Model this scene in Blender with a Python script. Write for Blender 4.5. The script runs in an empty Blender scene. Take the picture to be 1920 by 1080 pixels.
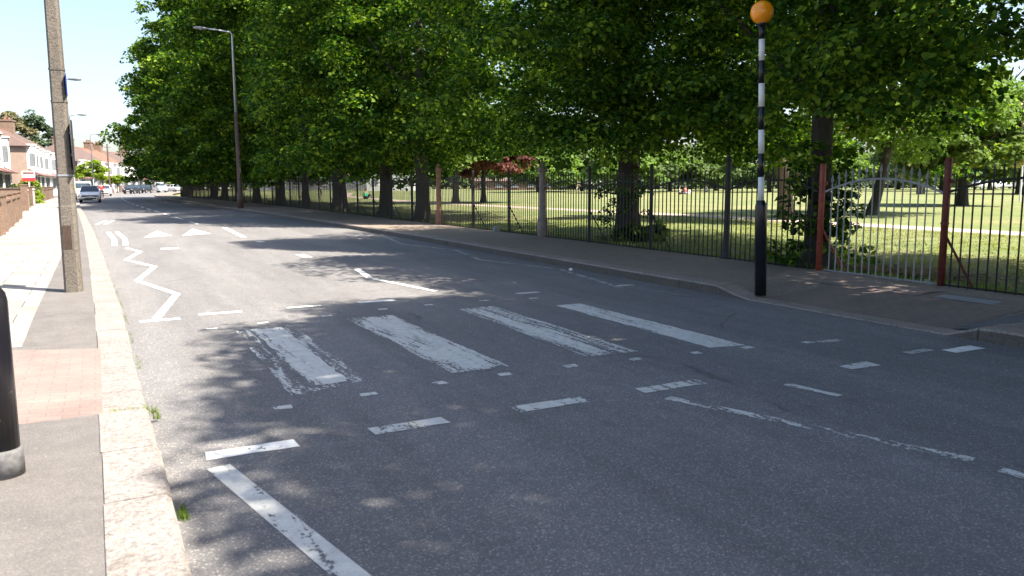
import bpy, bmesh, math, random
import numpy as np
from mathutils import Vector, Matrix
random.seed(7); rng = np.random.default_rng(7)
PI = math.pi
scene = bpy.context.scene
C = scene.collection

# ------------------------------------------------------------------ camera
EYE = 1.6
PITCH, ROLL, YAW = math.radians(7.55), math.radians(-0.3), math.radians(27.3)
def cam_basis():
    cy, sy, cp, sp = math.cos(YAW), math.sin(YAW), math.cos(PITCH), math.sin(PITCH)
    f = Vector((sy*cp, cy*cp, -sp)); r = Vector((cy, -sy, 0)); u = r.cross(f)
    c, s = math.cos(ROLL), math.sin(ROLL)
    return f, c*r + s*u, -s*r + c*u
def out(px, d):
    """a point on the ground d metres ahead in the bearing of photo column px"""
    f, r = Vector((math.sin(YAW), math.cos(YAW))), Vector((math.cos(YAW), -math.sin(YAW)))
    p = f*d + r*((px-960)/1500*d)
    return p.x, p.y
cd = bpy.data.cameras.new('camera'); cam = bpy.data.objects.new('camera', cd); C.objects.link(cam)
f_, r_, u_ = cam_basis()
M = Matrix((r_, u_, -f_)).transposed().to_4x4(); M.translation = (0, 0, EYE)
cam.matrix_world = M
cd.sensor_width = 36; cd.lens = 28.125; cd.clip_start = .05; cd.clip_end = 8000
cd.dof.use_dof = True; cd.dof.focus_distance = 13; cd.dof.aperture_fstop = 4.0
scene.camera = cam

# ------------------------------------------------------------------ light
SUN_EL = math.radians(55.5); SUN_H = Vector((0.67, -0.74)).normalized()   # towards the sun, on plan
sun_dir = Vector((SUN_H.x*math.cos(SUN_EL), SUN_H.y*math.cos(SUN_EL), math.sin(SUN_EL)))
sl = bpy.data.lights.new('sun', 'SUN'); sl.energy = 5.0; sl.angle = math.radians(.55); sl.color = (1, .915, .79)
so = bpy.data.objects.new('sun', sl); C.objects.link(so)
so.rotation_euler = (-sun_dir).to_track_quat('-Z', 'Y').to_euler()
w = bpy.data.worlds.new('World'); scene.world = w; w.use_nodes = True
wn = w.node_tree; bg = wn.nodes['Background']
sky = wn.nodes.new('ShaderNodeTexSky'); sky.sky_type = 'NISHITA'; sky.sun_disc = False
sky.sun_elevation = SUN_EL; sky.sun_rotation = math.atan2(SUN_H.x, SUN_H.y)
sky.air_density = 1.0; sky.dust_density = 2.2; sky.ozone_density = 1.2; sky.altitude = 30
veil = wn.nodes.new('ShaderNodeMix'); veil.data_type = 'RGBA'; veil.inputs[0].default_value = .03
veil.inputs[7].default_value = (4.3, 4.2, 4.3, 1)      # thin high haze whitening the whole sky evenly
wn.links.new(sky.outputs[0], veil.inputs[6]); wn.links.new(veil.outputs[2], bg.inputs[0]); bg.inputs[1].default_value = .094
scene.view_settings.view_transform = 'Standard'; scene.view_settings.look = 'None'
scene.view_settings.exposure = 1.7; scene.view_settings.gamma = 1
scene.cycles.use_adaptive_sampling = True; scene.cycles.adaptive_threshold = .02
scene.cycles.use_denoising = True
scene.cycles.max_bounces = 6; scene.cycles.diffuse_bounces = 2; scene.cycles.transmission_bounces = 4
scene.cycles.transparent_max_bounces = 12
scene.cycles.sample_clamp_indirect = 6

# ------------------------------------------------------------------ materials
def newmat(name):
    m = bpy.data.materials.new(name); m.use_nodes = True
    nt = m.node_tree; return m, nt, nt.nodes['Principled BSDF']
def N(nt, t, **kw):
    n = nt.nodes.new(t)
    for k, v in kw.items():
        if k in n.inputs.keys(): n.inputs[k].default_value = v
        else: setattr(n, k, v)
    return n
def noise(nt, vec, scale, detail=3, rough=.55, dist=0):
    n = N(nt, 'ShaderNodeTexNoise'); n.inputs['Scale'].default_value = scale
    n.inputs['Detail'].default_value = detail; n.inputs['Roughness'].default_value = rough
    n.inputs['Distortion'].default_value = dist
    nt.links.new(vec, n.inputs['Vector']); return n.outputs['Fac']
def ramp(nt, fac, stops, interp='LINEAR'):
    r = N(nt, 'ShaderNodeValToRGB'); r.color_ramp.interpolation = interp
    e = r.color_ramp.elements
    while len(e) < len(stops): e.new(.5)
    for i, (p, c) in enumerate(stops):
        e[i].position = p; e[i].color = (*c, 1) if len(c) == 3 else c
    nt.links.new(fac, r.inputs[0]); return r.outputs[0]
def mix(nt, a, b, fac, mode='MIX'):
    m = N(nt, 'ShaderNodeMix', data_type='RGBA', blend_type=mode)
    for s, v in ((m.inputs[0], fac), (m.inputs[6], a), (m.inputs[7], b)):
        if isinstance(v, (int, float)): s.default_value = v
        elif isinstance(v, tuple): s.default_value = (*v, 1)
        else: nt.links.new(v, s)
    return m.outputs[2]
def coords(nt, scale=(1, 1, 1)):
    tc = N(nt, 'ShaderNodeTexCoord'); mp = N(nt, 'ShaderNodeMapping')
    mp.inputs['Scale'].default_value = scale; nt.links.new(tc.outputs['Object'], mp.inputs[0])
    return mp.outputs[0]
def bump(nt, b, h, strength=.3, dist=.01):
    n = N(nt, 'ShaderNodeBump'); n.inputs['Strength'].default_value = strength; n.inputs['Distance'].default_value = dist
    nt.links.new(h, n.inputs['Height']); nt.links.new(n.outputs[0], b.inputs['Normal'])
def g(v): return (v, v, v)
def simple(name, col, rough=.6, metal=0, var=.25, scale=6, bstr=.15, bscale=60, coat=0):
    m, nt, b = newmat(name); v = coords(nt)
    n = noise(nt, v, scale, 4)
    c0 = tuple(x*(1-var) for x in col); c1 = tuple(min(1, x*(1+var)) for x in col)
    nt.links.new(ramp(nt, n, [(.3, c0), (.7, c1)]), b.inputs['Base Color'])
    b.inputs['Roughness'].default_value = rough; b.inputs['Metallic'].default_value = metal
    b.inputs['Coat Weight'].default_value = coat
    if bstr: bump(nt, b, noise(nt, v, bscale, 3), bstr, .004)
    return m

def asphalt(name, base, tint=(1, 1, 1), chips=.36, cracks=True, grain=.8):
    m, nt, b = newmat(name); v = coords(nt)
    big = noise(nt, v, .55, 4); mid = noise(nt, v, 5, 5, .65)
    col = ramp(nt, big, [(.3, tuple(base*.9*t for t in tint)), (.7, tuple(base*1.08*t for t in tint))])
    col = mix(nt, col, ramp(nt, mid, [(.3, g(.78)), (.72, g(1.18))]), .8, 'MULTIPLY')
    fine = noise(nt, v, 95, 2, .6)
    col = mix(nt, col, ramp(nt, fine, [(.32, g(.55)), (.5, g(1)), (.7, g(1.45))]), grain, 'MULTIPLY')
    vo = N(nt, 'ShaderNodeTexVoronoi'); vo.inputs['Scale'].default_value = 120; nt.links.new(v, vo.inputs['Vector'])
    sep = N(nt, 'ShaderNodeSeparateColor'); nt.links.new(vo.outputs['Color'], sep.inputs[0])
    lightc = ramp(nt, sep.outputs[0], [(.0, (base*.45, base*.5, base*.62)), (.3, (base, base*.98, base)), (.8, (base*1.1, base*1.0, base*.98)), (.9, (base*2.6, base*2.35, base*2.1)), (1, (base*4.5, base*4.2, base*3.8))])
    col = mix(nt, col, lightc, chips)
    # a few bright and dark specks, grit and gum
    sp = noise(nt, v, 34, 1, .4)
    col = mix(nt, col, (.36, .33, .28), ramp(nt, sp, [(.77, g(0)), (.80, g(.6))]))
    if name == 'road_asphalt':
        sx = N(nt, 'ShaderNodeSeparateXYZ'); nt.links.new(v, sx.inputs[0])
        wv = N(nt, 'ShaderNodeMath', operation='SINE'); mm_ = N(nt, 'ShaderNodeMath', operation='MULTIPLY_ADD'); mm_.inputs[1].default_value = 3.6; mm_.inputs[2].default_value = .8
        nt.links.new(sx.outputs[0], mm_.inputs[0]); nt.links.new(mm_.outputs[0], wv.inputs[0])
        st = noise(nt, coords(nt, (2.2, .22, 1)), 1.4, 5, .65)
        ad_ = N(nt, 'ShaderNodeMath', operation='MULTIPLY_ADD'); ad_.inputs[1].default_value = .09; nt.links.new(wv.outputs[0], ad_.inputs[0]); nt.links.new(st, ad_.inputs[2])
        col = mix(nt, col, ramp(nt, ad_.outputs[0], [(.35, g(.84)), (.65, g(1.1))]), .8, 'MULTIPLY')
        oil = ramp(nt, noise(nt, v, 2.6, 3, .5), [(.70, g(0)), (.78, g(.55))])
        col = mix(nt, col, g(base*.45), oil)
    if cracks:
        vc = N(nt, 'ShaderNodeTexVoronoi', feature='DISTANCE_TO_EDGE'); vc.inputs['Scale'].default_value = .35
        dv = N(nt, 'ShaderNodeMix', data_type='VECTOR'); dn = N(nt, 'ShaderNodeTexNoise'); dn.inputs['Scale'].default_value = 1.3; dn.inputs['Detail'].default_value = 6
        nt.links.new(v, dn.inputs['Vector']); nt.links.new(v, dv.inputs[4]); nt.links.new(dn.outputs['Color'], dv.inputs[5]); dv.inputs[0].default_value = .35
        nt.links.new(dv.outputs[1], vc.inputs['Vector'])
        cr = ramp(nt, vc.outputs['Distance'], [(.002, g(.55)), (.006, g(0))])
        gate = ramp(nt, noise(nt, v, .8, 2), [(.56, g(0)), (.62, g(1))])
        col = mix(nt, col, g(base*.28), mix(nt, cr, gate, 1.0, 'MULTIPLY'))
    nt.links.new(col, b.inputs['Base Color'])
    b.inputs['Roughness'].default_value = .82; b.inputs['Specular IOR Level'].default_value = .35
    bump(nt, b, mix(nt, fine, sep.outputs[0], .5), .5, .004)
    return m

def paint(name, wear=.5, streak=(14, 1.2, 1), col=(.62, .62, .58), seed=0):
    """thermoplastic road paint, worn through to the asphalt in ragged patches"""
    m, nt, b = newmat(name)
    tc = N(nt, 'ShaderNodeTexCoord'); mp = N(nt, 'ShaderNodeMapping'); mp.inputs['Scale'].default_value = streak
    mp.inputs['Location'].default_value = (seed*3.1, seed*1.7, 0)
    nt.links.new(tc.outputs['Object'], mp.inputs[0])
    mp2 = N(nt, 'ShaderNodeMapping'); nt.links.new(tc.outputs['Object'], mp2.inputs[0]); mp2.inputs['Location'].default_value = (seed, seed*2, 0)
    v = mp2.outputs[0]
    s = noise(nt, mp.outputs[0], 1, 4, .6, .3); fn = noise(nt, v, 26, 6, .75, .2)
    a = mix(nt, s, fn, .5)
    mask = ramp(nt, a, [(wear-.012, g(0)), (wear+.012, g(1))])
    c = ramp(nt, noise(nt, v, 9, 5, .7), [(.3, tuple(x*.72 for x in col)), (.65, col)])
    c = mix(nt, c, ramp(nt, noise(nt, v, 150, 2), [(.3, g(.82)), (.6, g(1.05))]), .6, 'MULTIPLY')
    nt.links.new(c, b.inputs['Base Color']); b.inputs['Roughness'].default_value = .65
    tr = N(nt, 'ShaderNodeBsdfTransparent'); ms = N(nt, 'ShaderNodeMixShader')
    nt.links.new(mask, ms.inputs[0]); nt.links.new(tr.outputs[0], ms.inputs[1]); nt.links.new(b.outputs[0], ms.inputs[2])
    nt.links.new(ms.outputs[0], nt.nodes['Material Output'].inputs['Surface'])
    bump(nt, b, fn, .2, .002)
    return m

def granite(name, base):
    m, nt, b = newmat(name); v = coords(nt)
    col = ramp(nt, noise(nt, v, 75, 3, .7), [(.3, tuple(x*.55 for x in base)), (.48, base), (.7, tuple(min(1, x*1.35) for x in base))])
    col = mix(nt, col, ramp(nt, noise(nt, v, 30, 4, .75), [(.38, g(.62)), (.52, g(1.06))]), .85, 'MULTIPLY')
    col = mix(nt, col, (.12, .1, .07), ramp(nt, noise(nt, v, 3.5, 5, .7), [(.6, g(0)), (.72, g(.45))]))
    col = mix(nt, col, ramp(nt, noise(nt, v, 2.2, 4), [(.3, g(.8)), (.7, g(1.1))]), .9, 'MULTIPLY')
    nt.links.new(col, b.inputs['Base Color']); b.inputs['Roughness'].default_value = .8
    bump(nt, b, noise(nt, v, 40, 4, .65), .7, .012)
    return m

def blocks(name, c1, c2, mortar, w, h, ms=.01, scale=1., off=.5, rot=0, vert=False, bstr=.4):
    """bricks, tiles or slabs laid in courses"""
    m, nt, b = newmat(name)
    tc = N(nt, 'ShaderNodeTexCoord'); mp = N(nt, 'ShaderNodeMapping'); nt.links.new(tc.outputs['Object'], mp.inputs[0])
    vec = mp.outputs[0]
    if vert:      # walls: (x+y, z)
        sp = N(nt, 'ShaderNodeSeparateXYZ'); nt.links.new(vec, sp.inputs[0])
        ad = N(nt, 'ShaderNodeMath', operation='ADD'); nt.links.new(sp.outputs[0], ad.inputs[0]); nt.links.new(sp.outputs[1], ad.inputs[1])
        cb = N(nt, 'ShaderNodeCombineXYZ'); nt.links.new(ad.outputs[0], cb.inputs[0]); nt.links.new(sp.outputs[2], cb.inputs[1]); vec = cb.outputs[0]
    else: mp.inputs['Rotation'].default_value = (0, 0, rot)
    br = N(nt, 'ShaderNodeTexBrick'); br.offset = off
    nt.links.new(vec, br.inputs['Vector'])
    for k, x in (('Scale', scale), ('Brick Width', w), ('Row Height', h), ('Mortar Size', ms), ('Mortar Smooth', .2), ('Bias', 0)): br.inputs[k].default_value = x
    br.inputs['Color1'].default_value = (*c1, 1); br.inputs['Color2'].default_value = (*c2, 1); br.inputs['Mortar'].default_value = (*mortar, 1)
    v = coords(nt)
    col = mix(nt, br.outputs['Color'], ramp(nt, noise(nt, v, 1.4, 5, .65), [(.3, g(.78)), (.7, g(1.15))]), .9, 'MULTIPLY')
    col = mix(nt, col, ramp(nt, noise(nt, v, 60, 3, .7), [(.3, g(.8)), (.7, g(1.15))]), .8, 'MULTIPLY')
    nt.links.new(col, b.inputs['Base Color']); b.inputs['Roughness'].default_value = .85
    inv = N(nt, 'ShaderNodeMath', operation='SUBTRACT'); inv.inputs[0].default_value = 1; nt.links.new(br.outputs['Fac'], inv.inputs[1])
    bump(nt, b, inv.outputs[0], bstr, .006)
    return m

def leafmat(name, dark, mid, light, trans=.45):
    m, nt, b = newmat(name)
    geo = N(nt, 'ShaderNodeNewGeometry')
    v = coords(nt)
    rnd = geo.outputs['Random Per Island']
    clump = noise(nt, v, 1.1, 4, .65)
    f = N(nt, 'ShaderNodeMath', operation='MULTIPLY_ADD'); nt.links.new(rnd, f.inputs[0]); f.inputs[1].default_value = .26
    h2 = N(nt, 'ShaderNodeMath', operation='MULTIPLY'); nt.links.new(clump, h2.inputs[0]); h2.inputs[1].default_value = .8
    nt.links.new(h2.outputs[0], f.inputs[2])
    col = ramp(nt, f.outputs[0], [(.3, dark), (.52, mid), (.74, light)])
    nt.links.new(col, b.inputs['Base Color']); b.inputs['Roughness'].default_value = .55; b.inputs['Specular IOR Level'].default_value = .12
    t = N(nt, 'ShaderNodeBsdfTranslucent')
    nt.links.new(mix(nt, col, (1.6, 1.75, .55), 1, 'MULTIPLY'), t.inputs[0])
    ms = N(nt, 'ShaderNodeMixShader'); ms.inputs[0].default_value = trans
    nt.links.new(b.outputs[0], ms.inputs[1]); nt.links.new(t.outputs[0], ms.inputs[2])
    nt.links.new(ms.outputs[0], nt.nodes['Material Output'].inputs['Surface'])
    return m

def barkmat(name, c0, c1):
    m, nt, b = newmat(name); v = coords(nt, (1, 1, .18))
    n = noise(nt, v, 22, 6, .7, .6)
    col = ramp(nt, n, [(.3, c0), (.65, c1)])
    col = mix(nt, col, (.09, .11, .05), ramp(nt, noise(nt, coords(nt), 2.2, 4), [(.5, g(0)), (.75, g(.5))]))
    nt.links.new(col, b.inputs['Base Color']); b.inputs['Roughness'].default_value = .95
    bump(nt, b, n, 1, .03)
    return m

MT = {}
MT['road'] = asphalt('road_asphalt', .15, (1.0, .985, .99))
MT['path_asphalt'] = asphalt('footpath_asphalt', .133, (1.05, .97, .92), .1, False, .45)
MT['path_dark'] = asphalt('footpath_dark_asphalt', .165, (1.32, 1.0, .72), .3)
MT['patch'] = asphalt('patch_asphalt', .105, (.95, .97, 1.1), .3, False)
MT['granite'] = granite('granite_kerb', (.25, .225, .208))
MT['granite_dk'] = granite('granite_kerb_weathered', (.25, .21, .18))
MT['kerb_face'] = granite('kerb_face_painted_shade', (.1, .085, .07))  # darker granite colour paints in shade on the park kerb's road-facing side
MT['slabs'] = blocks('pale_slabs', (.34, .31, .28), (.25, .23, .205), (.1, .09, .08), .9, .6, .008)
MT['tactile'] = blocks('red_tactile_blocks', (.25, .185, .165), (.23, .17, .15), (.19, .15, .135), .2, .1, .006, off=.5)
MT['brickramp'] = blocks('worn_red_blocks', (.22, .155, .125), (.18, .145, .125), (.13, .11, .1), .2, .1, .008)
MT['greyslab'] = simple('grey_slab', (.24, .245, .26), .85, var=.12)
MT['soil'] = simple('soil', (.17, .12, .075), .95, var=.35, scale=9, bstr=.8, bscale=30)
MT['paint_z1'] = paint('zebra_paint_worn', .525, seed=1)
MT['paint_z2'] = paint('zebra_paint_thick', .475, seed=2)
MT['paint_z3'] = paint('zebra_paint_streaked', .495, (18, 1.0, 1), seed=3)
MT['paint_z4'] = paint('zebra_paint_even', .435, seed=5)
MT['paint'] = paint('line_paint', .385, (3, 3, 1), (.86, .85, .82), seed=4)
MT['paint_faint'] = paint('line_paint_faint', .49, (4, 4, 1), (.45, .45, .43), seed=6)
MT['paint_worn'] = paint('line_paint_worn', .47, (5, 2, 1), seed=8)
MT['black'] = simple('black_gloss_paint', (.012, .011, .016), .28, var=.3, bstr=.05)
def chipped():
    m, nt, b = newmat('chipped_black_paint'); v = coords(nt)
    n = noise(nt, v, 22, 4, .75)
    nt.links.new(ramp(nt, n, [(.69, (.012, .011, .016)), (.705, (.4, .39, .38))]), b.inputs['Base Color'])
    b.inputs['Roughness'].default_value = .3; return m
MT['chipped'] = chipped()
MT['white'] = simple('white_paint', (.7, .7, .68), .45, var=.08)
MT['foot'] = simple('grey_foot_paint', (.13, .13, .135), .7, var=.4, scale=25)
MT['galv'] = simple('galvanised_steel', (.42, .44, .47), .45, .6, var=.12)
MT['conc'] = granite('pole_concrete', (.15, .13, .108))
MT['rustpole'] = simple('brown_pole_paint', (.1, .062, .045), .6)
MT['iron'] = simple('black_iron', (.006, .0065, .0065), .6, 0)
MT['iron_gr'] = simple('dark_green_iron', (.006, .016, .011), .6, 0)
MT['ironbrown'] = simple('brown_iron', (.014, .01, .009), .6)
MT['greyiron'] = simple('grey_primer_iron', (.27, .27, .28), .5, var=.15)
MT['rust'] = simple('red_oxide_iron', (.27, .055, .035), .6, var=.35, scale=14)
MT['rust_dk'] = simple('dark_red_iron', (.13, .026, .02), .6, var=.35, scale=14)
MT['rustpillar'] = simple('rusty_pillar', (.22, .115, .075), .8, var=.35, scale=8)
MT['paleiron'] = simple('pale_weathered_pillar', (.22, .18, .16), .8, var=.3, scale=5)
def globe():
    m, nt, b = newmat('orange_globe')
    b.inputs['Base Color'].default_value = (1.0, .34, .008, 1); b.inputs['Roughness'].default_value = .25
    b.inputs['Subsurface Weight'].default_value = .5; b.inputs['Subsurface Radius'].default_value = (.08, .03, .01)
    b.inputs['Coat Weight'].default_value = .3
    return m
MT['globe'] = globe()
MT['leaf'] = leafmat('lime_leaves', (.005, .02, .003), (.028, .082, .009), (.25, .345, .034), .39)
MT['leaf_lt'] = leafmat('park_leaves', (.06, .11, .03), (.11, .18, .045), (.2, .27, .075), .4)
MT['leaf_far'] = leafmat('far_leaves', (.05, .085, .035), (.085, .13, .045), (.13, .18, .065), .35)
MT['leaf_cu'] = leafmat('copper_leaves', (.07, .025, .028), (.13, .05, .05), (.21, .09, .085), .35)
MT['leaf_ch'] = leafmat('chestnut_leaves', (.04, .08, .02), (.1, .16, .04), (.24, .26, .09), .4)
MT['blossom'] = leafmat('pink_blossom', (.4, .3, .24), (.5, .4, .3), (.6, .5, .4), .3)
MT['leaf_st'] = leafmat('street_tree_leaves', (.1, .15, .02), (.17, .24, .03), (.28, .34, .05), .45)
MT['leaf_cn'] = leafmat('conifer_needles', (.03, .05, .035), (.06, .09, .05), (.1, .13, .07), .1)
MT['leaf_br'] = leafmat('brownish_leaves', (.09, .09, .05), (.14, .13, .07), (.19, .17, .09), .2)
MT['bark'] = barkmat('lime_bark', (.015, .013, .011), (.062, .052, .042))
MT['bark_lt'] = barkmat('park_tree_bark', (.09, .07, .055), (.26, .2, .16))
MT['lawn'] = None
def lawn():
    m, nt, b = newmat('mown_lawn'); v = coords(nt)
    a = noise(nt, v, .16, 5, .6); c = noise(nt, v, 2.5, 5, .7)
    col = ramp(nt, a, [(.3, (.13, .17, .062)), (.5, (.17, .19, .08)), (.72, (.24, .22, .115))])
    col = mix(nt, col, ramp(nt, c, [(.3, g(.75)), (.7, g(1.2))]), .9, 'MULTIPLY')
    col = mix(nt, col, ramp(nt, noise(nt, v, 40, 4, .8), [(.3, g(.55)), (.7, g(1.35))]), .8, 'MULTIPLY')
    nt.links.new(col, b.inputs['Base Color']); b.inputs['Roughness'].default_value = .9; b.inputs['Specular IOR Level'].default_value = .1
    bump(nt, b, noise(nt, v, 50, 4, .8), .8, .02)
    return m
MT['lawn'] = lawn()
MT['grass'] = leafmat('grass_blades', (.07, .12, .02), (.12, .19, .03), (.24, .26, .07), .3)
MT['mown'] = leafmat('mown_grass_blades', (.13, .17, .04), (.2, .225, .065), (.32, .3, .12), .35)
MT['drygrass'] = leafmat('dry_litter', (.12, .07, .035), (.22, .14, .07), (.3, .22, .1), .1)
MT['parkpath'] = simple('park_path', (.36, .285, .23), .9, var=.1)
MT['render_w'] = simple('white_render', (.72, .71, .68), .8, var=.05, scale=1)
MT['pebble'] = simple('pebbledash', (.3, .225, .18), .9, var=.12, scale=2, bstr=.6, bscale=40)
MT['brick'] = blocks('house_brick', (.19, .1, .072), (.15, .082, .06), (.19, .16, .13), .225, .075, .01, vert=True)
MT['brick_y'] = blocks('stock_brick', (.22, .13, .088), (.17, .1, .068), (.19, .16, .13), .225, .075, .01, vert=True)
MT['tile'] = blocks('roof_tiles_brown', (.13, .085, .072), (.105, .075, .065), (.09, .06, .05), .25, .22, .012, vert=True)
MT['tile_o'] = blocks('roof_tiles_orange', (.22, .1, .068), (.19, .09, .06), (.2, .08, .06), .25, .22, .012, vert=True)
MT['tile_r'] = simple('red_porch_tiles', (.185, .1, .09), .8)
MT['glass'] = simple('window_glass', (.16, .18, .2), .12, var=.2, bstr=0)
MT['cglass'] = simple('car_glass', (.035, .05, .065), .05, var=.1, bstr=0)
MT['pot'] = simple('terracotta', (.2, .1, .07), .85)
MT['door_r'] = simple('dark_red_door', (.16, .02, .03), .4)
MT['silver'] = simple('silver_car_paint', (.82, .83, .85), .25, .0, var=.03, bstr=0, coat=.8)
MT['wcar'] = simple('white_car_paint', (.75, .75, .74), .3, var=.03, bstr=0, coat=.8)
MT['bcar'] = simple('dark_car_paint', (.012, .013, .017), .45, var=.1, bstr=0, coat=.15)
MT['rubber'] = simple('tyre_rubber', (.02, .02, .02), .8)
MT['lamphead'] = simple('lamp_head_grey', (.1, .11, .13), .5)
MT['lamppole'] = simple('lamp_pole_grey', (.17, .19, .22), .5)
MT['plastic'] = simple('dark_plastic', (.03, .03, .033), .5)
MT['lamp_glass'] = simple('headlight_glass', (.55, .57, .6), .1, bstr=0)
MT['blue'] = simple('blue_plate', (.02, .04, .3), .4)
MT['skin'] = simple('skin', (.5, .3, .22), .6, var=.05, bstr=0)
MT['hair'] = simple('hair', (.05, .03, .02), .7)
for k, c_ in {'hivis': (.62, .72, .03), 'cwhite': (.75, .74, .72), 'cblue': (.2, .35, .62), 'cred': (.5, .05, .05), 'cgreen': (.03, .4, .22), 'cdark': (.03, .03, .045), 'ctan': (.4, .32, .22), 'cred2': (.55, .04, .05)}.items():
    MT[k] = simple('cloth_' + k, c_, .85, var=.08, bstr=0)
MT['dish'] = simple('satellite_dish_enamel', (.6, .6, .58), .5, var=.05)
MT['signwhite'] = simple('sign_board_white', (.72, .68, .68), .5, var=.04, bstr=0)
MT['signred'] = simple('sign_board_red', (.6, .03, .04), .5, var=.04, bstr=0)
MT['litter'] = simple('litter_white', (.75, .75, .75), .7)

# ------------------------------------------------------------------ mesh helpers
class MB:
    def __init__(s): s.v = []; s.f = []; s.mi = []; s.cur = 0
    def quad(s, a, b, c, d):
        i = len(s.v); s.v += [tuple(a), tuple(b), tuple(c), tuple(d)]; s.f.append((i, i+1, i+2, i+3)); s.mi.append(s.cur)
    def poly(s, pts):
        i = len(s.v); s.v += [tuple(p) for p in pts]; s.f.append(tuple(range(i, i+len(pts)))); s.mi.append(s.cur)
    def box(s, x0, y0, z0, x1, y1, z1):
        i = len(s.v)
        s.v += [(x, y, z) for z in (z0, z1) for x, y in ((x0, y0), (x1, y0), (x1, y1), (x0, y1))]
        for q in ((3, 2, 1, 0), (4, 5, 6, 7), (0, 1, 5, 4), (1, 2, 6, 5), (2, 3, 7, 6), (3, 0, 4, 7)):
            s.f.append(tuple(i+k for k in q)); s.mi.append(s.cur)
    def prism(s, pts, z0, z1):
        """vertical prism over a counter-clockwise outline"""
        n = len(pts); i = len(s.v)
        s.v += [(p[0], p[1], z0) for p in pts] + [(p[0], p[1], z1) for p in pts]
        s.f.append(tuple(i+n+k for k in range(n))); s.f.append(tuple(i+n-1-k for k in range(n))); s.mi += [s.cur]*2
        for k in range(n): s.f.append((i+k, i+(k+1) % n, i+n+(k+1) % n, i+n+k)); s.mi.append(s.cur)
    def tube(s, path, radii, seg=8, caps=True, squash=1):
        rings = []; path = [Vector(p) for p in path]
        for k, p in enumerate(path):
            d = (path[min(k+1, len(path)-1)] - path[max(k-1, 0)]).normalized()
            a = Vector((1, 0, 0)) if abs(d.x) < .9 else Vector((0, 1, 0))
            u = d.cross(a).normalized(); v = d.cross(u)
            r = radii[k] if hasattr(radii, '__len__') else radii
            i = len(s.v)
            for j in range(seg):
                t = 2*PI*j/seg; s.v.append(tuple(p + u*math.cos(t)*r + v*math.sin(t)*r*squash))
            rings.append(i)
        for a, b in zip(rings, rings[1:]):
            for j in range(seg): s.f.append((a+j, a+(j+1) % seg, b+(j+1) % seg, b+j)); s.mi.append(s.cur)
        if caps:
            s.f.append(tuple(rings[0]+j for j in reversed(range(seg)))); s.f.append(tuple(rings[-1]+j for j in range(seg))); s.mi += [s.cur]*2
    def lathe(s, prof, seg=16, c=(0, 0, 0), rot=0):
        rings = []
        for r, z in prof:
            i = len(s.v); rings.append(i)
            for j in range(seg):
                t = 2*PI*j/seg+rot; s.v.append((c[0]+r*math.cos(t), c[1]+r*math.sin(t), c[2]+z))
        for a, b in zip(rings, rings[1:]):
            for j in range(seg): s.f.append((a+j, a+(j+1) % seg, b+(j+1) % seg, b+j)); s.mi.append(s.cur)
        s.f.append(tuple(rings[0]+j for j in reversed(range(seg)))); s.f.append(tuple(rings[-1]+j for j in range(seg))); s.mi += [s.cur]*2
    def build(s, name, mats, parent=None, smooth=False):
        me = bpy.data.meshes.new(name); me.from_pydata(s.v, [], s.f); me.update()
        if not isinstance(mats, (list, tuple)): mats = [mats]
        for m in mats: me.materials.append(MT[m] if isinstance(m, str) else m)
        me.polygons.foreach_set('material_index', s.mi)
        if smooth: me.polygons.foreach_set('use_smooth', [True]*len(me.polygons))
        bm = bmesh.new(); bm.from_mesh(me); bmesh.ops.recalc_face_normals(bm, faces=bm.faces); bm.to_mesh(me); bm.free()
        o = bpy.data.objects.new(name, me); C.objects.link(o)
        if parent: o.parent = parent
        return o
def tag(o, label=None, cat=None, group=None, kind=None):
    if label: o['label'] = label
    if cat: o['category'] = cat
    if group: o['group'] = group
    if kind: o['kind'] = kind
    return o
def empty(name, loc, rz=0, label=None, cat=None, group=None, kind=None):
    o = bpy.data.objects.new(name, None); C.objects.link(o); o.location = loc; o.rotation_euler = (0, 0, rz); o.empty_display_size = .2
    return tag(o, label, cat, group, kind)
def copy_tree(o, parent=None):
    c = o.copy(); C.objects.link(c); c.parent = parent
    for ch in [x for x in bpy.data.objects if x.parent == o]: copy_tree(ch, c)
    return c
def lerp_path(path, y):
    for (y0, x0), (y1, x1) in zip(path, path[1:]):
        if y <= y1 or (y1, x1) == path[-1]:
            t = (y-y0)/(y1-y0); return x0+(x1-x0)*t
def sm(a, b, t):
    t = max(0, min(1, (t-a)/(b-a))); return t*t*(3-2*t)

# ------------------------------------------------------------------ plan lines  (y -> x)
KL = [(-60, .25), (0, .25), (10, .2), (18.7, .07), (29, -.12), (46, -.54), (62, -1.0), (80, -1.3), (100, -1.0), (112, -.5), (125, .4), (145, 3.2), (165, 6.6), (185, 10.8), (205, 16), (225, 25), (240, 36)]
KR = [(-60, 7.72), (0, 7.72), (10, 7.74), (20, 7.9), (30, 7.8), (40, 7.6), (56, 7.1), (78, 6.7), (95, 6.5), (110, 6.6), (125, 7.4), (145, 10.6), (165, 14.2), (185, 19), (205, 26), (225, 38), (240, 52)]
FX = [(-60, 10.3), (0, 10.3), (6, 10.36), (9.3, 10.5), (12, 10.58), (20, 10.7), (50, 10.7), (75, 9.9), (92, 9.1), (104, 8.7)]
kl = lambda y: lerp_path(KL, y); kr = lambda y: lerp_path(KR, y); fx = lambda y: lerp_path(FX, y)
YS = sorted(set([round(-60+i*4, 2) for i in range(16)] + [round(3+i*.25, 3) for i in range(40)] + [13, 14, 16, 18.7, 20, 22, 25, 29, 33, 38, 42, 46, 50, 56, 62, 68, 75, 78, 84, 90, 95, 102, 110, 112, 120, 130, 140, 148, 155, 165, 175, 185, 190, 200, 205, 214, 225, 240]))
PZ = .10
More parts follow.
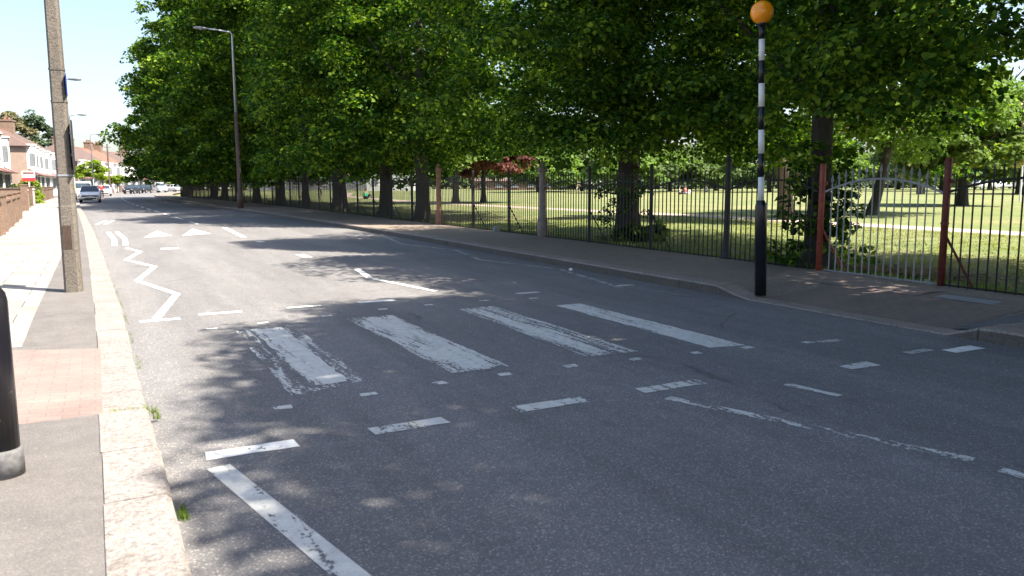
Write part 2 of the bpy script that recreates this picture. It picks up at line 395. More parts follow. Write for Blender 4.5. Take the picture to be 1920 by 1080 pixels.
def hl(y):    # height of the left kerb
    return .125 if y < 5.72 else .022 + (PZ-.022)*sm(8.8, 10.6, y)
def hr(y):    # height of the right kerb
    return .012 + (.14-.012)*max(sm(8.0, 8.75, y), 1-sm(4.75, 5.28, y))

# ground, road
gb = MB(); gb.quad((-3000, -3000, -.06), (3000, -3000, -.06), (3000, 3000, -.06), (-3000, 3000, -.06))
tag(gb.build('ground', 'lawn'), kind='structure')
rb = MB()
for a, b in zip(YS, YS[1:]): rb.quad((kl(a)-.1, a, 0), (kr(a)+.1, a, 0), (kr(b)+.1, b, 0), (kl(b)-.1, b, 0))
road = rb.build('road', 'road'); tag(road, kind='structure')

# kerbs: individual granite lengths with joints
def kerb(edge, side, hfun, wid, mats, step=.92, y0=-8, y1=238):
    b = MB(); y = y0; k = 0
    cuts = []
    while y < y1:
        s_ = step*(1+.12*math.sin(k*2.3)) if y < 60 else 6
        cuts.append(y); y += s_; k += 1
    if side < 0:  # joint at the step by the red paving
        cuts = [c for c in cuts if abs(c-5.72) > .4 and not (5.7 < c < 8.9)] + [5.72, 6.25, 6.7, 7.1, 7.62, 8.3]; cuts.sort()
    for a, c in zip(cuts, cuts[1:]):
        n = 3 if c-a < 2 else 1
        pa = a+.006; pc = c-.006
        jig = random.uniform(-.006, .006)
        for q in range(n):
            ya = pa+(pc-pa)*q/n; yc = pa+(pc-pa)*(q+1)/n
            za, zc = hfun(ya+1e-3), hfun(yc-1e-3)
            if a < 5.72 <= c+.02 and side < 0: zc = hfun(5.6)
            xa, xc = edge(ya)+jig, edge(yc)+jig
            s = side; ia, ic = xa+s*wid, xc+s*wid
            bev = .022
            i = len(b.v)
            b.v += [(xa, ya, -.03), (xa, ya, za-bev), (xa+s*bev, ya, za), (ia, ya, za), (ia, ya, -.03),
                    (xc, yc, -.03), (xc, yc, zc-bev), (xc+s*bev, yc, zc), (ic, yc, zc), (ic, yc, -.03)]
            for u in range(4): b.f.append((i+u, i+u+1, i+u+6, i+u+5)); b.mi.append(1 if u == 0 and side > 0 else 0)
            if q == 0: b.f.append(tuple(i+u for u in range(5))); b.mi.append(0)
            if q == n-1: b.f.append(tuple(i+5+u for u in (4, 3, 2, 1, 0))); b.mi.append(0)
    return b
tag(kerb(kl, -1, hl, .29, 'granite').build('kerb', 'granite'), kind='structure')
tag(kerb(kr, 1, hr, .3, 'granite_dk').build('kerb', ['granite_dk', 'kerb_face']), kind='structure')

# pavements
def lx(y): return kl(y)-.29
def zl(x, y):   # left footpath surface
    if y < 5.72: return .117
    t = sm(0, -1.1, x-lx(y)) if False else max(0, min(1, (lx(y)-x)/1.1))
    e = hl(y)-.004; return e+(PZ-e)*t
def zr(x, y):
    t = max(0, min(1, (x-kr(y)-.3)/1.6)); e = hr(y)-.004
    return e+(.13-e)*t
WALL = [(-60, -2.5), (24, -2.45), (29, -2.6), (40, -3.0), (54, -3.7), (75, -4.2), (100, -4.1), (130, -2.8), (154, .2), (172, 4.4), (190, 8.4), (214, 15), (240, 28)]
wl = lambda y: lerp_path(WALL, y)
lp = MB()
for a, b in zip(YS, YS[1:]):
    if a < 5.72 < b: segs = [(a, 5.715), (5.725, b)]
    else: segs = [(a, b)]
    for p, q in segs:
        n = 5
        for k in range(n):
            X = lambda y, k: lx(y)+(wl(y)-1.5-lx(y))*[0, .1, .22, .4, .7, 1][k]
            lp.quad(*[(X(y, kk), y, zl(X(y, kk), y + (1e-4 if y == p else -1e-4))) for y, kk in ((p, k), (q, k), (q, k+1), (p, k+1))])
tag(lp.build('footpath', 'path_asphalt'), kind='structure')
def patch(pts_fn, name, m, ylist, xs, zf, lift=.004):
    b = MB()
    for a, c in zip(ylist, ylist[1:]):
        for k in range(len(xs)-1):
            q = [(xs[k](a), a), (xs[k](c), c), (xs[k+1](c), c), (xs[k+1](a), a)]
            b.quad(*[(x, y, zf(x, y)+lift) for x, y in q])
    return tag(b.build(name, m), kind='structure')
yy = lambda a, b, n: [a+(b-a)*i/n for i in range(n+1)]
patch(None, 'tactile_paving', 'tactile', yy(5.9, 8.6, 12), [lambda y, k=k: -.055-.02*(y-6)*0-k*.28 for k in range(7)], zl)
patch(None, 'slab_paving', 'slabs', yy(8.75, 43, 60)+yy(44, 130, 24), [lambda y, k=k: min(-.72, lx(y)-.5)-(k/5)*(min(-.72, lx(y)-.5)-wl(y)+.9) for k in range(6)], zl, .005)
# right footpath
rp = MB()
RYS = [y for y in YS if y <= 165]
for a, b in zip(RYS, RYS[1:]):
    fr = [0, .12, .3, .5, .75, 1]
    fx2 = lambda y: fx(y) if y < 104 else kr(y)+2.1
    for k in range(5):
        X = lambda y, k: kr(y)+.3+(fx2(y)+.12-kr(y)-.3)*fr[k]
        rp.quad(*[(X(y, kk), y, zr(X(y, kk), y)) for y, kk in ((a, k), (a, k+1), (b, k+1), (b, k))])
tag(rp.build('footpath', 'path_dark'), kind='structure')
patch(None, 'brick_ramp', 'brickramp', yy(5.35, 8.0, 14), [lambda y, k=k: 8.04+k*.36 for k in range(6)], zr, .004)
def tri_slab(name, m, pts, lift=.008):
    b = MB(); b.poly([(x, y, zr(x, y)+lift) for x, y in pts]); return tag(b.build(name, m), kind='structure')
patch(None, 'tactile_paving', 'tactile', yy(6.7, 8.3, 5), [lambda y, k=k: 9.35+k*.3 for k in range(3)], zr, .009)
tri_slab('slab_paving', 'greyslab', [(8.6, 4.95), (9.2, 4.95), (9.2, 5.2), (9.55, 5.2), (9.55, 4.6), (8.6, 4.6)])
tri_slab('slab_paving', 'greyslab', [(9.4, 5.75), (9.4, 6.5), (9.62, 6.5), (9.62, 5.75)], .009)
tri_slab('footpath_patch', 'patch', [(8.1, 4.55), (9.6, 4.55), (9.9, 5.34), (8.06, 5.34)], .004)
# lawn, park path, soil strip
lb = MB()
LZ = .09
for a, b in zip([-60, 0, 6, 9.3, 12, 20, 50, 75, 92], [0, 6, 9.3, 12, 20, 50, 75, 92, 103.9]):
    lb.quad((fx(a)+.1, a, LZ), (300, a, LZ), (300, b, LZ), (fx(b)+.1, b, LZ))
lb.quad((14.1, 104, LZ), (300, 104, LZ), (300, 420, LZ), (110, 420, LZ))
tag(lb.build('lawn', 'lawn'), kind='structure')
ss = MB()
def wig(y, s): return .09*math.sin(y*1.7+s)+.06*math.sin(y*4.1+s*2)
yl = yy(-2, 70, 140)
for a, b in zip(yl, yl[1:]): ss.quad((fx(a)+.03, a, LZ+.006), (fx(a)+.5+wig(a, 1), a, LZ+.006), (fx(b)+.5+wig(b, 1), b, LZ+.006), (fx(b)+.03, b, LZ+.006))
tag(ss.build('soil', 'soil'), kind='structure')
pp = MB()
PP = [(-20, 22.3), (10, 22.7), (13.3, 22.9), (19, 23.1), (26, 23.5), (41, 22.6), (60, 22.2), (90, 25), (120, 34)]
for a, b in zip(yl2 := yy(-20, 120, 50), yl2[1:]): pp.quad((lerp_path(PP, a)-.8, a, LZ+.005), (lerp_path(PP, a)+.8, a, LZ+.005), (lerp_path(PP, b)+.8, b, LZ+.005), (lerp_path(PP, b)-.8, b, LZ+.005))
tag(pp.build('park_path', 'parkpath'), kind='structure')
# front gardens / house plots on the left, one paved sheet
fg = MB()
for a, b in zip(YS, YS[1:]): fg.quad((wl(a)-.02, a, .118), (wl(b)-.02, b, .118), (wl(b)-60, b, .118), (wl(a)-60, a, .118))
tag(fg.build('front_gardens', 'path_asphalt'), kind='structure')
# covers let into the pavement
mh = MB(); mh.box(-1.22, 14.35, .104, -.85, 14.95, .108)
tag(mh.build('pavement_cover', 'greyslab'), 'small grey rectangular cover let into the pale slabs beside the concrete pole', 'cover')

# ------------------------------------------------------------------ markings: parts of the road
def ragged(pts, n=10, amp=.01):
    o = []
    for (a, b) in zip(pts, pts[1:]+pts[:1]):
        L = math.dist(a, b); k = max(1, min(n, int(L/.12)))
        for i in range(k):
            t = i/k; o.append((a[0]+(b[0]-a[0])*t+random.uniform(-amp, amp), a[1]+(b[1]-a[1])*t+random.uniform(-amp, amp)))
    return o
def mark(name, m, pts, z=.004, amp=.008, label=None):
    b = MB(); b.poly([(x, y, z) for x, y in ragged(pts, 40, amp)])
    o = b.build(name, m, road)
    if label: o['label'] = label
    return o
def rect(x0, y0, x1, y1): return [(x0, y0), (x1, y0), (x1, y1), (x0, y1)]
zs = [('paint_z1', [(1.22, 6.0), (1.86, 6.2), (1.9, 9.12), (1.26, 9.02)], 'badly worn zebra stripe nearest the left kerb'),
      ('paint_z2', [(2.58, 6.08), (3.12, 6.1), (3.1, 9.2), (2.55, 9.2)], 'thick zebra stripe, second from the left kerb'),
      ('paint_z3', [(3.92, 6.1), (4.46, 6.05), (4.5, 9.24), (4.0, 9.22)], 'streaky zebra stripe, third from the left kerb'),
      ('paint_z4', [(5.18, 5.85), (5.56, 5.8), (5.6, 8.88), (5.22, 8.9)], 'narrow even zebra stripe nearest the park kerb')]
for m, p, l in zs: mark('zebra_stripe', m, p, amp=.012, label=l)
# second coat down the middle of each stripe
mark('zebra_overpaint', 'paint_z4', [(1.46, 6.25), (1.72, 6.25), (1.76, 9.0), (1.42, 9.0)], z=.006, amp=.02)
mark('zebra_overpaint', 'paint_z4', [(2.76, 6.12), (3.02, 6.15), (3.05, 9.1), (2.72, 9.1)], z=.006, amp=.02)
mark('zebra_overpaint', 'paint_z4', [(4.02, 6.2), (4.2, 6.2), (4.24, 9.1), (4.06, 9.1)], z=.006, amp=.02)
# give way dashes on both sides of the crossing
for y, m_, xs in ((4.88, None, [(.48, 1.01, 'paint'), (1.49, 2.01, 'paint_worn'), (2.54, 3.12, 'paint_z4'), (3.62, 4.24, 'paint_z2'), (5.62, 5.98, 'paint_z4'), (7.02, 7.44, 'paint')]),
                 (10.4, None, [(.36, .8, 'paint'), (1.03, 1.54, 'paint'), (2.1, 2.55, 'paint_z4'), (3.04, 3.55, 'paint'), (5.3, 5.66, 'paint_z4'), (7.0, 7.36, 'paint_worn')])):
    for x0, x1, m in xs:
        yo = 0 if x0 < 5 else (-.28 if y > 6 else -.22)
        w_ = .15 if y < 6 else .13
        if x0 < .4: yo = -.2
        mark('give_way_dash', m, rect(x0, y-w_/2+yo, x1, y+w_/2+yo))
# studs either side of the stripes
for x, y in ((1.05, 9.3), (1.62, 9.42), (2.4, 9.55), (3.15, 9.7), (3.8, 9.75), (4.6, 9.75), (5.3, 9.6), (1.1, 5.72), (1.75, 5.78), (2.35, 5.85), (2.95, 5.85), (3.6, 5.85), (4.25, 5.8), (4.9, 5.75), (5.5, 5.7), (6.2, 5.6)):
    mark('crossing_stud', 'paint_z4', rect(x-.06, y-.045, x+.06, y+.045), amp=.012)
def line(name, m, path, w, **k):
    L, R_ = [], []
    P = [Vector(p) for p in path]
    for i, p in enumerate(P):
        d = (P[min(i+1, len(P)-1)]-P[max(i-1, 0)]).normalized(); n_ = Vector((-d.y, d.x))
        kf = 1
        if 0 < i < len(P)-1:
            d1 = (P[i]-P[i-1]).normalized(); kf = 1/max(.45, abs(d.dot(d1)))
        L.append(tuple(p+n_*w*kf/2)); R_.append(tuple(p-n_*w*kf/2))
    b = MB()
    for i in range(len(P)-1):
        steps = max(1, int((P[i+1]-P[i]).length/.15))
        for s in range(steps):
            def at(A, t): return (A[i][0]+(A[i+1][0]-A[i][0])*t, A[i][1]+(A[i+1][1]-A[i][1])*t, .004)
            b.quad(at(L, s/steps), at(R_, s/steps), at(R_, (s+1)/steps), at(L, (s+1)/steps))
    o = b.build(name, m, road)
    if 'label' in k: o['label'] = k['label']
    return o
line('zigzag_line', 'paint', [(.55, 10.35), (.96, 12.55), (.52, 14.6), (.93, 16.98), (.48, 18.8), (.86, 20.9), (.6, 22.3)], .1, label='white zigzag beside the left kerb beyond the crossing')
line('zigzag_line', 'paint_z4', [(.52, 4.66), (.84, 3.0), (.62, 1.2), (.95, -.6)], .13, label='worn zigzag beside the left kerb on the near side')
line('zigzag_line', 'paint_faint', [(6.95, 9.85), (7.5, 12.6), (7.0, 15.0), (7.5, 17.4), (7.05, 20), (7.5, 22.5), (7.1, 25)], .1, label='faint zigzag beside the park kerb')
line('zigzag_line', 'paint_z3', [(3.68, 4.62), (4.38, 2.72)], .1, label='worn centre line on the near side of the crossing')
line('zigzag_line', 'paint_z3', [(4.36, 2.55), (4.62, 1.0)], .1)
line('zigzag_line', 'paint', [(4.38, 10.95), (4.05, 12.9)], .09)
line('centre_line', 'paint', [(4.02, 13.0), (4.25, 14.55)], .12)
for y0, y1, x in ((17.3, 18.2, 4.0), (22.5, 23.2, 3.95)): line('centre_line', 'paint_z4', [(x, y0), (x, y1)], .2)
line('centre_line', 'paint', [(3.86, 24.9), (4.1, 30.8)], .16)
for i in range(14):
    y0 = 34+i*5.2; line('centre_line', 'paint_z4' if i < 2 else 'paint', [((kl(y0)+kr(y0))/2-.2, y0), ((kl(y0+2.6)+kr(y0+2.6))/2-.2, y0+2.6)], .13)
# hump triangles, double kerb marks
mark('hump_triangle', 'paint', [(1.2, 26.4), (2.02, 27.0), (1.78, 30.0)], amp=.01)
mark('hump_triangle', 'paint', [(2.3, 26.7), (3.22, 27.4), (3.0, 30.7)], amp=.01)
for x in (.35, .62):
    line('kerb_mark', 'paint', [(x, 23.4), (x+.05, 26), (x-.06, 30)], .13)
for x in (-.05, .25): line('kerb_mark', 'paint', [(x, 36), (x+.4, 40)], .12)
mark('lane_dash', 'paint', rect(1.35, 21.4, 1.75, 21.75))
mark('lane_dash', 'paint_z4', [(4.72, 4.5), (4.8, 4.5), (4.88, 4.05), (4.8, 4.05)])
for x, y in ((6.3, 5.5), (6.6, 4.75)): mark('lane_dash', 'paint_faint', rect(x, y, x+.35, y+.1))

# ------------------------------------------------------------------ weeds and litter
def blades(name, spots, n, h, m, spread, wid=.006):
    V = []; F = []
    for x, y, z in spots:
        for _ in range(n):
            a = random.random()*2*PI; r = random.random()**.7
            bx, by = x+r*spread[0]*math.cos(a), y+r*spread[1]*math.sin(a)
            hh = h*random.uniform(.4, 1.1); ln = random.uniform(.1, .9)*hh; b_ = random.random()*2*PI
            dx, dy = math.cos(b_), math.sin(b_); i = len(V); w2 = wid
            V += [(bx-dy*w2, by+dx*w2, z), (bx+dy*w2, by-dx*w2, z), (bx+dx*ln*.4+dy*w2*.7, by+dy*ln*.4-dx*w2*.7, z+hh*.6), (bx+dx*ln*.4-dy*w2*.7, by+dy*ln*.4+dx*w2*.7, z+hh*.6), (bx+dx*ln, by+dy*ln, z+hh)]
            F += [(i, i+1, i+2, i+3), (i+3, i+2, i+4)]
    me = bpy.data.meshes.new(name); me.from_pydata(V, [], F); me.materials.append(MT[m])
    o = bpy.data.objects.new(name, me); C.objects.link(o); return o
tag(blades('weeds', [(-.03+i*.035, 5.73+random.uniform(-.01, .02), .07) for i in range(9)] + [(.275, 5.78, .02)], 30, .075, 'grass', (.03, .022), .002), 'tufts of green grass in the kerb joint by the red paving', 'weeds', kind='stuff')
tag(blades('weeds', [(.275, 3.98+i*.03, 0) for i in range(4)], 26, .045, 'grass', (.03, .05), .002), 'tufts of grass growing at the foot of the near kerb', 'weeds', kind='stuff')
tag(blades('weeds', [(kl(y)+.03, y, 0) for y in yy(7.3, 14, 26) if math.sin(y*5) > -.2], 9, .035, 'grass', (.02, .1), .002), 'weeds along the foot of the left kerb beyond the crossing', 'weeds', kind='stuff')
tag(blades('weeds', [(kr(y)+.3, y, .12) for y in (9.6, 10.9, 12.2, 14.5, 18)], 8, .035, 'grass', (.04, .07), .004), 'small weeds in the joints of the park kerb', 'weeds', kind='stuff')
sp_ = [(fx(y)+.12+abs(random.gauss(0, .18)), y, LZ) for y in yy(3, 45, 420)]
tag(blades('grass', sp_, 14, .13, 'grass', (.12, .1), .005), 'longer grass along the foot of the railings', 'grass', kind='stuff')
sp_ = [(random.uniform(10.7, 22), random.uniform(3.5, 28), LZ) for _ in range(3800)]
tag(blades('grass', sp_, 10, .05, 'mown', (.2, .2), .007), 'short mown grass behind the railings', 'grass', kind='stuff')
# fallen leaves and litter by the trunk behind the gate
V = []; F = []
for _ in range(1500):
    x, y = 11.2+abs(random.gauss(0, .7)), random.gauss(8.6, .9); a = random.random()*6.28; s = random.uniform(.02, .05); z = LZ+.012+random.random()*.02; i = len(V)
    V += [(x+s*math.cos(a+k*PI/2), y+s*math.sin(a+k*PI/2), z+random.uniform(0, .02)) for k in range(4)]; F.append((i, i+1, i+2, i+3))
me = bpy.data.meshes.new('leaf_litter'); me.from_pydata(V, [], F); me.materials.append(MT['drygrass'])
o = bpy.data.objects.new('leaf_litter', me); C.objects.link(o); tag(o, 'brown fallen leaves round the trunk behind the gate', 'leaf litter', kind='stuff')

# ------------------------------------------------------------------ beacons
def beacon(loc, lean, label, foot=False, top=True, grp='striped crossing beacons'):
    e = empty('crossing_beacon', loc, 0, label, 'beacon', grp); e.rotation_euler = lean
    hs = 1.0 if foot else 1.29; rs_ = .085 if foot else .079
    b = MB(); b.lathe([(rs_, 0 if not foot else .12), (rs_, hs-.09), (rs_-.007, hs-.05), (.045, hs)], 20); b.build('post_sleeve', 'chipped' if foot else 'black', e, True)
    if foot:
        b = MB(); b.lathe([(.098, 0), (.098, .13), (.09, .15)], 20); b.build('post_foot', 'foot', e, True)
    zb = [hs-.005, 1.60, 1.91, 2.22, 2.52, 2.82, 3.11, 3.38, 3.56]
    for i in range(8):
        z0, z1 = zb[i], zb[i+1]
        b = MB(); r = .0395 - (.001 if i % 2 else 0); b.lathe([(r, z0), (r, z1)], 16); b.build('post_band', 'white' if i % 2 == 0 else 'black', e, True)
    b = MB(); b.lathe([(.045, 3.55), (.064, 3.575), (.05, 3.6)], 16); b.build('globe_collar', 'black', e, True)
    b = MB(); R_ = .148; b.lathe([(max(.03, R_*math.sin(t)), 3.715-R_*math.cos(t)) for t in [PI*k/18 for k in range(1, 18)]]+[(.012, 3.715+R_)], 28); b.build('globe', 'globe', e, True)
    return e
beacon((7.99, 8.07, .05), (math.radians(.3), math.radians(-2.6), 0), 'tall black and white striped beacon with an orange globe beside the park kerb')
beacon((-.515, 4.73, .11), (0, 0, 0), 'black chipped beacon sleeve on a grey foot at the edge of the left footpath', True)

# ------------------------------------------------------------------ concrete lamp column
cp = empty('concrete_pole', (-.36, 12.8, PZ-.01), math.radians(-9), 'tall tapering mottled concrete column on the left footpath', 'pole')
b = MB(); prof = []
def chamf(s, c): return [(-s+c, -s), (s-c, -s), (s, -s+c), (s, s-c), (s-c, s), (-s+c, s), (-s, s-c), (-s, -s+c)]
rings = [(0, .108), (1.2, .102), (1.22, .098), (8.2, .058)]
idx = []
for z, s in rings:
    idx.append(len(b.v)); b.v += [(x, y, z) for x, y in chamf(s, s*.32)]
for i, j in zip(idx, idx[1:]):
    for k in range(8): b.f.append((i+k, i+(k+1) % 8, j+(k+1) % 8, j+k)); b.mi.append(0)
b.f.append(tuple(idx[-1]+k for k in range(8))); b.mi.append(0)
b.build('shaft', 'conc', cp)
for z, s, m in ((2.62, .092, 'conc'), (3.05, .09, 'conc'), (1.62, .0985, 'galv')):
    b = MB(); b.prism(chamf(s+.004, s*.34), z, z+.025); b.build('strap', m, cp)
b = MB()
for k in range(7):
    b.box(-.06+k*.016, -.112, .62, -.053+k*.016, -.101, .95)
b.build('vent_grille', 'rustpole', cp)
b = MB(); b.box(-.004, -.14, 2.72, .004, .14, 3.0); o = b.build('street_plate', 'blue', cp); o.location = (.102, 0, 0); o.rotation_euler.z = math.radians(9)
b = MB(); b.box(-.008, -.2, 1.7, .008, .2, 2.38); o = b.build('street_plate', 'plastic', cp); o.location = (.122, .02, 0); o.rotation_euler.z = math.radians(9)
for zz_ in (1.9, 2.2):
    b = MB(); b.box(.08, -.012, zz_, .118, .012, zz_+.03); b.build('plate_bracket', 'galv', cp)
b = MB(); b.box(-.11, -.135, .02, .11, -.131, .6); 

# ------------------------------------------------------------------ street lamps
def lamp_post(loc, rz, H, arm, label, lower='lamppole', upper='lamppole', split=2.2, r0=.09, grp='street lamps'):
    e = empty('street_lamp', loc, rz, label, 'street lamp', grp)
    b = MB(); b.lathe([(r0*1.5, 0), (r0*1.5, .9), (r0, 1.0), (r0*.92, split)], 12); b.build('post_base', lower, e, True)
    b = MB(); b.tube([(0, 0, split), (0, 0, H-.4), (.0, 0, H-.12), (.1, 0, H), (arm*.6, 0, H+.06), (arm, 0, H+.1)], [r0*.72, r0*.5, r0*.45, r0*.42, r0*.36, r0*.33], 10); b.build('post_arm', upper, e, True)
    b = MB()
    prof = [(0, .05, .04), (.15, .12, .07), (.45, .15, .085), (.72, .1, .06), (.78, .03, .02)]
    rg = []
    for x, w_, h_ in prof:
        rg.append(len(b.v))
        for t in range(10): b.v.append((arm-.05+x, w_*math.cos(2*PI*t/10), H+.1+h_*math.sin(2*PI*t/10)))
    for i, j in zip(rg, rg[1:]):
        for k in range(10): b.f.append((i+k, i+(k+1) % 10, j+(k+1) % 10, j+k)); b.mi.append(0)
    b.f.append(tuple(rg[0]+k for k in range(10))); b.f.append(tuple(rg[-1]+k for k in range(10))); b.mi += [0, 0]
    hd = b.build('lamp_head', 'lamphead' if upper != 'galv' else 'greyiron', e, True)
    b = MB(); b.lathe([(.03, -.1), (.09, -.07), (.1, -.03)], 12, (arm+.35, 0, H+.1)); b.build('lamp_lens', 'lamp_glass', hd, True)
    return e
lamp_post((7.55, 49.5, PZ), PI, 10.1, 1.35, 'tall two-tone lamp post with a brown lower half in front of the lime trees', 'rustpole', 'galv', 5.6, .12)
lamp_post((-1.75, 59, PZ), 0, 8.0, .7, 'street lamp whose pole stands behind the concrete column')
lamp_post((-1.75, 88.5, PZ), 0, 8.0, .75, 'grey street lamp on the left footpath beside the parked silver car')
lamp_post((-.15, 121.7, PZ), 0, 8.0, .75, 'grey street lamp in front of the small bright green street tree')
lamp_post((4.4, 161, PZ), 0, 8.0, .9, 'farthest street lamp, in front of the long white terrace')
e = empty('telegraph_pole', (2.2, 150, .1), 0, 'dark wooden telegraph pole in front of the white terrace', 'pole')
b = MB(); b.tube([(0, 0, 0), (0, 0, 8.1)], [.15, .1], 8); b.build('shaft', 'rustpole', e)
b = MB(); b.box(-.5, -.05, 7.5, .5, .05, 7.6); b.build('crossarm', 'rustpole', e)
e = empty('lamp_column', (9.9, 178, .1), 0, 'thin pale post beside the white gabled house', 'pole')
b = MB(); b.tube([(0, 0, 0), (0, 0, 6.5)], [.09, .06], 8); b.build('shaft', 'galv', e)
b = MB(); b.lathe([(.1, 6.5), (.22, 6.6), (.2, 6.8), (.05, 6.95)], 10); b.build('lantern', 'galv', e)

# ------------------------------------------------------------------ railings
RZ = lambda t: 1.33+.2*(1-(2*t-1)**2)     # arched top rail above the footpath
def bay(parent, p0, p1, m='iron', step=.13, spear=.02, base=LZ, big=False, colors=None):
    """arch-topped bay between two posts: bars in one mesh, rail and bottom rail of their own"""
    p0, p1 = Vector(p0), Vector(p1); L = (p1-p0).length; d = (p1-p0)/L; nn = max(2, round(L/step))
    b = MB(); nrm = Vector((-d.y, d.x))
    for k in range(1, nn):
        t = k/nn; p = p0+d*L*t; z1 = base+RZ(t)+(.06 if big else .17); r = .011 if big else .0125
        lean = random.uniform(-.006, .006)
        b.tube([(p.x, p.y, base-.02), (p.x+lean, p.y+lean, z1)], r, 6)
        if big:   # spearhead
            b.lathe([(.008, 0), (.014, .02), (.008, .035), (.026, .075), (.004, .17)], 4, (p.x+lean, p.y+lean, z1-.01), .4)
        else: b.lathe([(.009, 0), (.015, .012), (.003, .07)], 5, (p.x+lean, p.y+lean, z1-.005))
    o = b.build('railing_bars', m, parent)
    b = MB(); pts = []
    for k in range(15):
        t = k/14; p = p0+d*L*t; pts.append((p.x-nrm.x*0, p.y, base+RZ(t)))
    b.tube(pts, .017, 6, squash=.7); b.build('top_rail', m if not big else 'greyiron', parent)
    b = MB(); a_, c_ = p0+d*.03, p1-d*.03; b.tube([(a_.x, a_.y, base+.06), (c_.x, c_.y, base+.06)], .012, 4); b.build('bottom_rail', m, parent)
def post(parent, x, y, m='iron', r=.032, h=1.88, brace=True, name='fence_post', heavy=False):
    b = MB(); z = LZ-.02
    if heavy: b.lathe([(.1, z), (.1, z+.1), (.075, z+.2), (.06, z+.42), (.055, z+h*.5), (.05, z+h-.12), (.065, z+h-.1), (.05, z+h-.05), (.03, z+h)], 10)
    else: b.lathe([(r, z), (r, z+h-.03), (r*.7, z+h)], 8)
    b.build(name, m, parent)
    if brace:
        b = MB(); b.tube([(x*0, 0, z+.85), (.32, -.34, z)], .016, 5)
        o = b.build('brace', m, parent); o.location = (x, y, 0)
        parent_o = [c for c in C.objects if c.parent == parent and c.name.startswith(name)][-1]
    return
def add_post(parent, x, y, m='iron', r=.032, h=1.88, brace=True, heavy=False, name='fence_post'):
    z = LZ-.02; b = MB()
    if heavy: b.lathe([(.1, z), (.1, z+.1), (.075, z+.2), (.06, z+.42), (.055, z+h*.5), (.05, z+h-.12), (.065, z+h-.1), (.05, z+h-.05), (.03, z+h)], 10, (x, y, 0))
    else: b.lathe([(r, z), (r, z+h-.03), (r*.7, z+h)], 8, (x, y, 0))
    o = b.build(name, m, parent)
    if brace:
        b = MB(); b.tube([(x, y, z+.85), (x+.32, y-.34, z)], .016, 5); b.build('brace', m, o)
    return o
def P(y): return (fx(y), y)
# right of the gate
f1 = empty('iron_railing', (0, 0, 0), 0, 'black arched iron railing to the right of the grey gate', 'railing', 'park railings')
ys = [7.1, 4.75, 2.4, .05, -2.3]
for a, c in zip(ys, ys[1:]): bay(f1, P(a), P(c), 'iron', spear=.02)
for y in ys[1:]: add_post(f1, *P(y))
# gate and its posts
gt = empty('park_gate', (0, 0, 0), 0, 'grey spear-topped gate panel between two red posts', 'gate')
bay(gt, P(9.25), P(7.15), 'greyiron', step=.134, big=True)
def gate_post(y, m, label, h=1.8):
    e = empty('gate_post', (fx(y), y, LZ-.02), 0, label, 'post', 'red gate posts')
    b = MB(); b.lathe([(.048, 0), (.048, h-.03), (.035, h)], 12); b.build('shaft', m, e, True)
    for z in (h*.82, h*.5): 
        b = MB(); b.lathe([(.056, 0), (.056, .03)], 12, (0, 0, z)); b.build('hinge_collar', m, e)
    b = MB(); b.lathe([(.02, -.03), (.03, 0), (.02, .03)], 8, (0, -.075, h-.32)); b.build('hinge_knuckle', m, e)
    b = MB(); b.tube([(0, 0, .8), (.3, -.3, 0)], .02, 6); b.build('brace', m, e)
gate_post(9.33, 'rust', 'bright red post on the left of the grey gate')
gate_post(7.1, 'rust_dk', 'dark red post on the right of the grey gate', 1.83)
# gate -> pale pillar
f2 = empty('iron_railing', (0, 0, 0), 0, 'black railing between the red gate post and the pale pillar', 'railing', 'park railings')
ys = [9.4, 11.6, 14.0, 16.5, 18.78]
for a, c in zip(ys, ys[1:]): bay(f2, P(a), P(c), 'iron')
for y, m, hv in ((11.6, 'ironbrown', True), (14.0, 'iron', False), (16.5, 'iron', False)): add_post(f2, *P(y), m=m, heavy=hv, brace=not hv, r=.04, h=2.0 if hv else 1.9)
def pillar(y, m, label, h=2.1):
    e = empty('fence_pillar', (fx(y), y, LZ-.02), 0, label, 'pillar', 'tall railing pillars')
    b = MB(); b.lathe([(.14, 0), (.14, .5), (.12, .55), (.095, .6), (.09, h-.3), (.085, h-.22)], 10); b.build('shaft', m, e)
    b = MB(); b.lathe([(.13, h-.22), (.145, h-.19), (.13, h-.13), (.085, h-.08), (.06, h-.05), (.07, h-.01), (.045, h+.04), (.01, h+.07)], 10); b.build('cap', m, e, True)
pillar(18.88, 'paleiron', 'pale weathered pillar in the railings', 2.02)
f3 = empty('iron_railing', (0, 0, 0), 0, 'dark railing between the pale pillar and the rusty capped pillar', 'railing', 'park railings')
ys = [18.98, 20.9, 23.4, 26.2]
for a, c in zip(ys, ys[1:]): bay(f3, P(a), P(c), 'iron')
for y, m in ((20.9, 'iron_gr'), (23.4, 'ironbrown')): add_post(f3, *P(y), m=m, r=.04, h=1.9)
pillar(26.3, 'rustpillar', 'rusty brown pillar with a pointed cap in the railings', 2.12)
f4 = empty('iron_railing', (0, 0, 0), 0, 'long dark railing running away under the lime trees', 'railing', 'park railings')
ys = [26.4]+[29.0+i*2.4 for i in range(31)]
for a, c in zip(ys, ys[1:]): bay(f4, P(a), P(c), 'iron' if a < 60 else 'iron', step=.13 if a < 55 else .17)
for y in ys[1:]: add_post(f4, *P(y), m='iron' if int(y) % 3 else 'ironbrown', r=.045, brace=y < 60)
e = MB(); e.box(10.45, 21.35, .1, 10.62, 21.5, .26); e.box(10.47, 21.37, .26, 10.60, 21.48, .29)
tag(e.build('junction_box', 'greyslab'), 'small grey box standing at the foot of the railings', 'box')

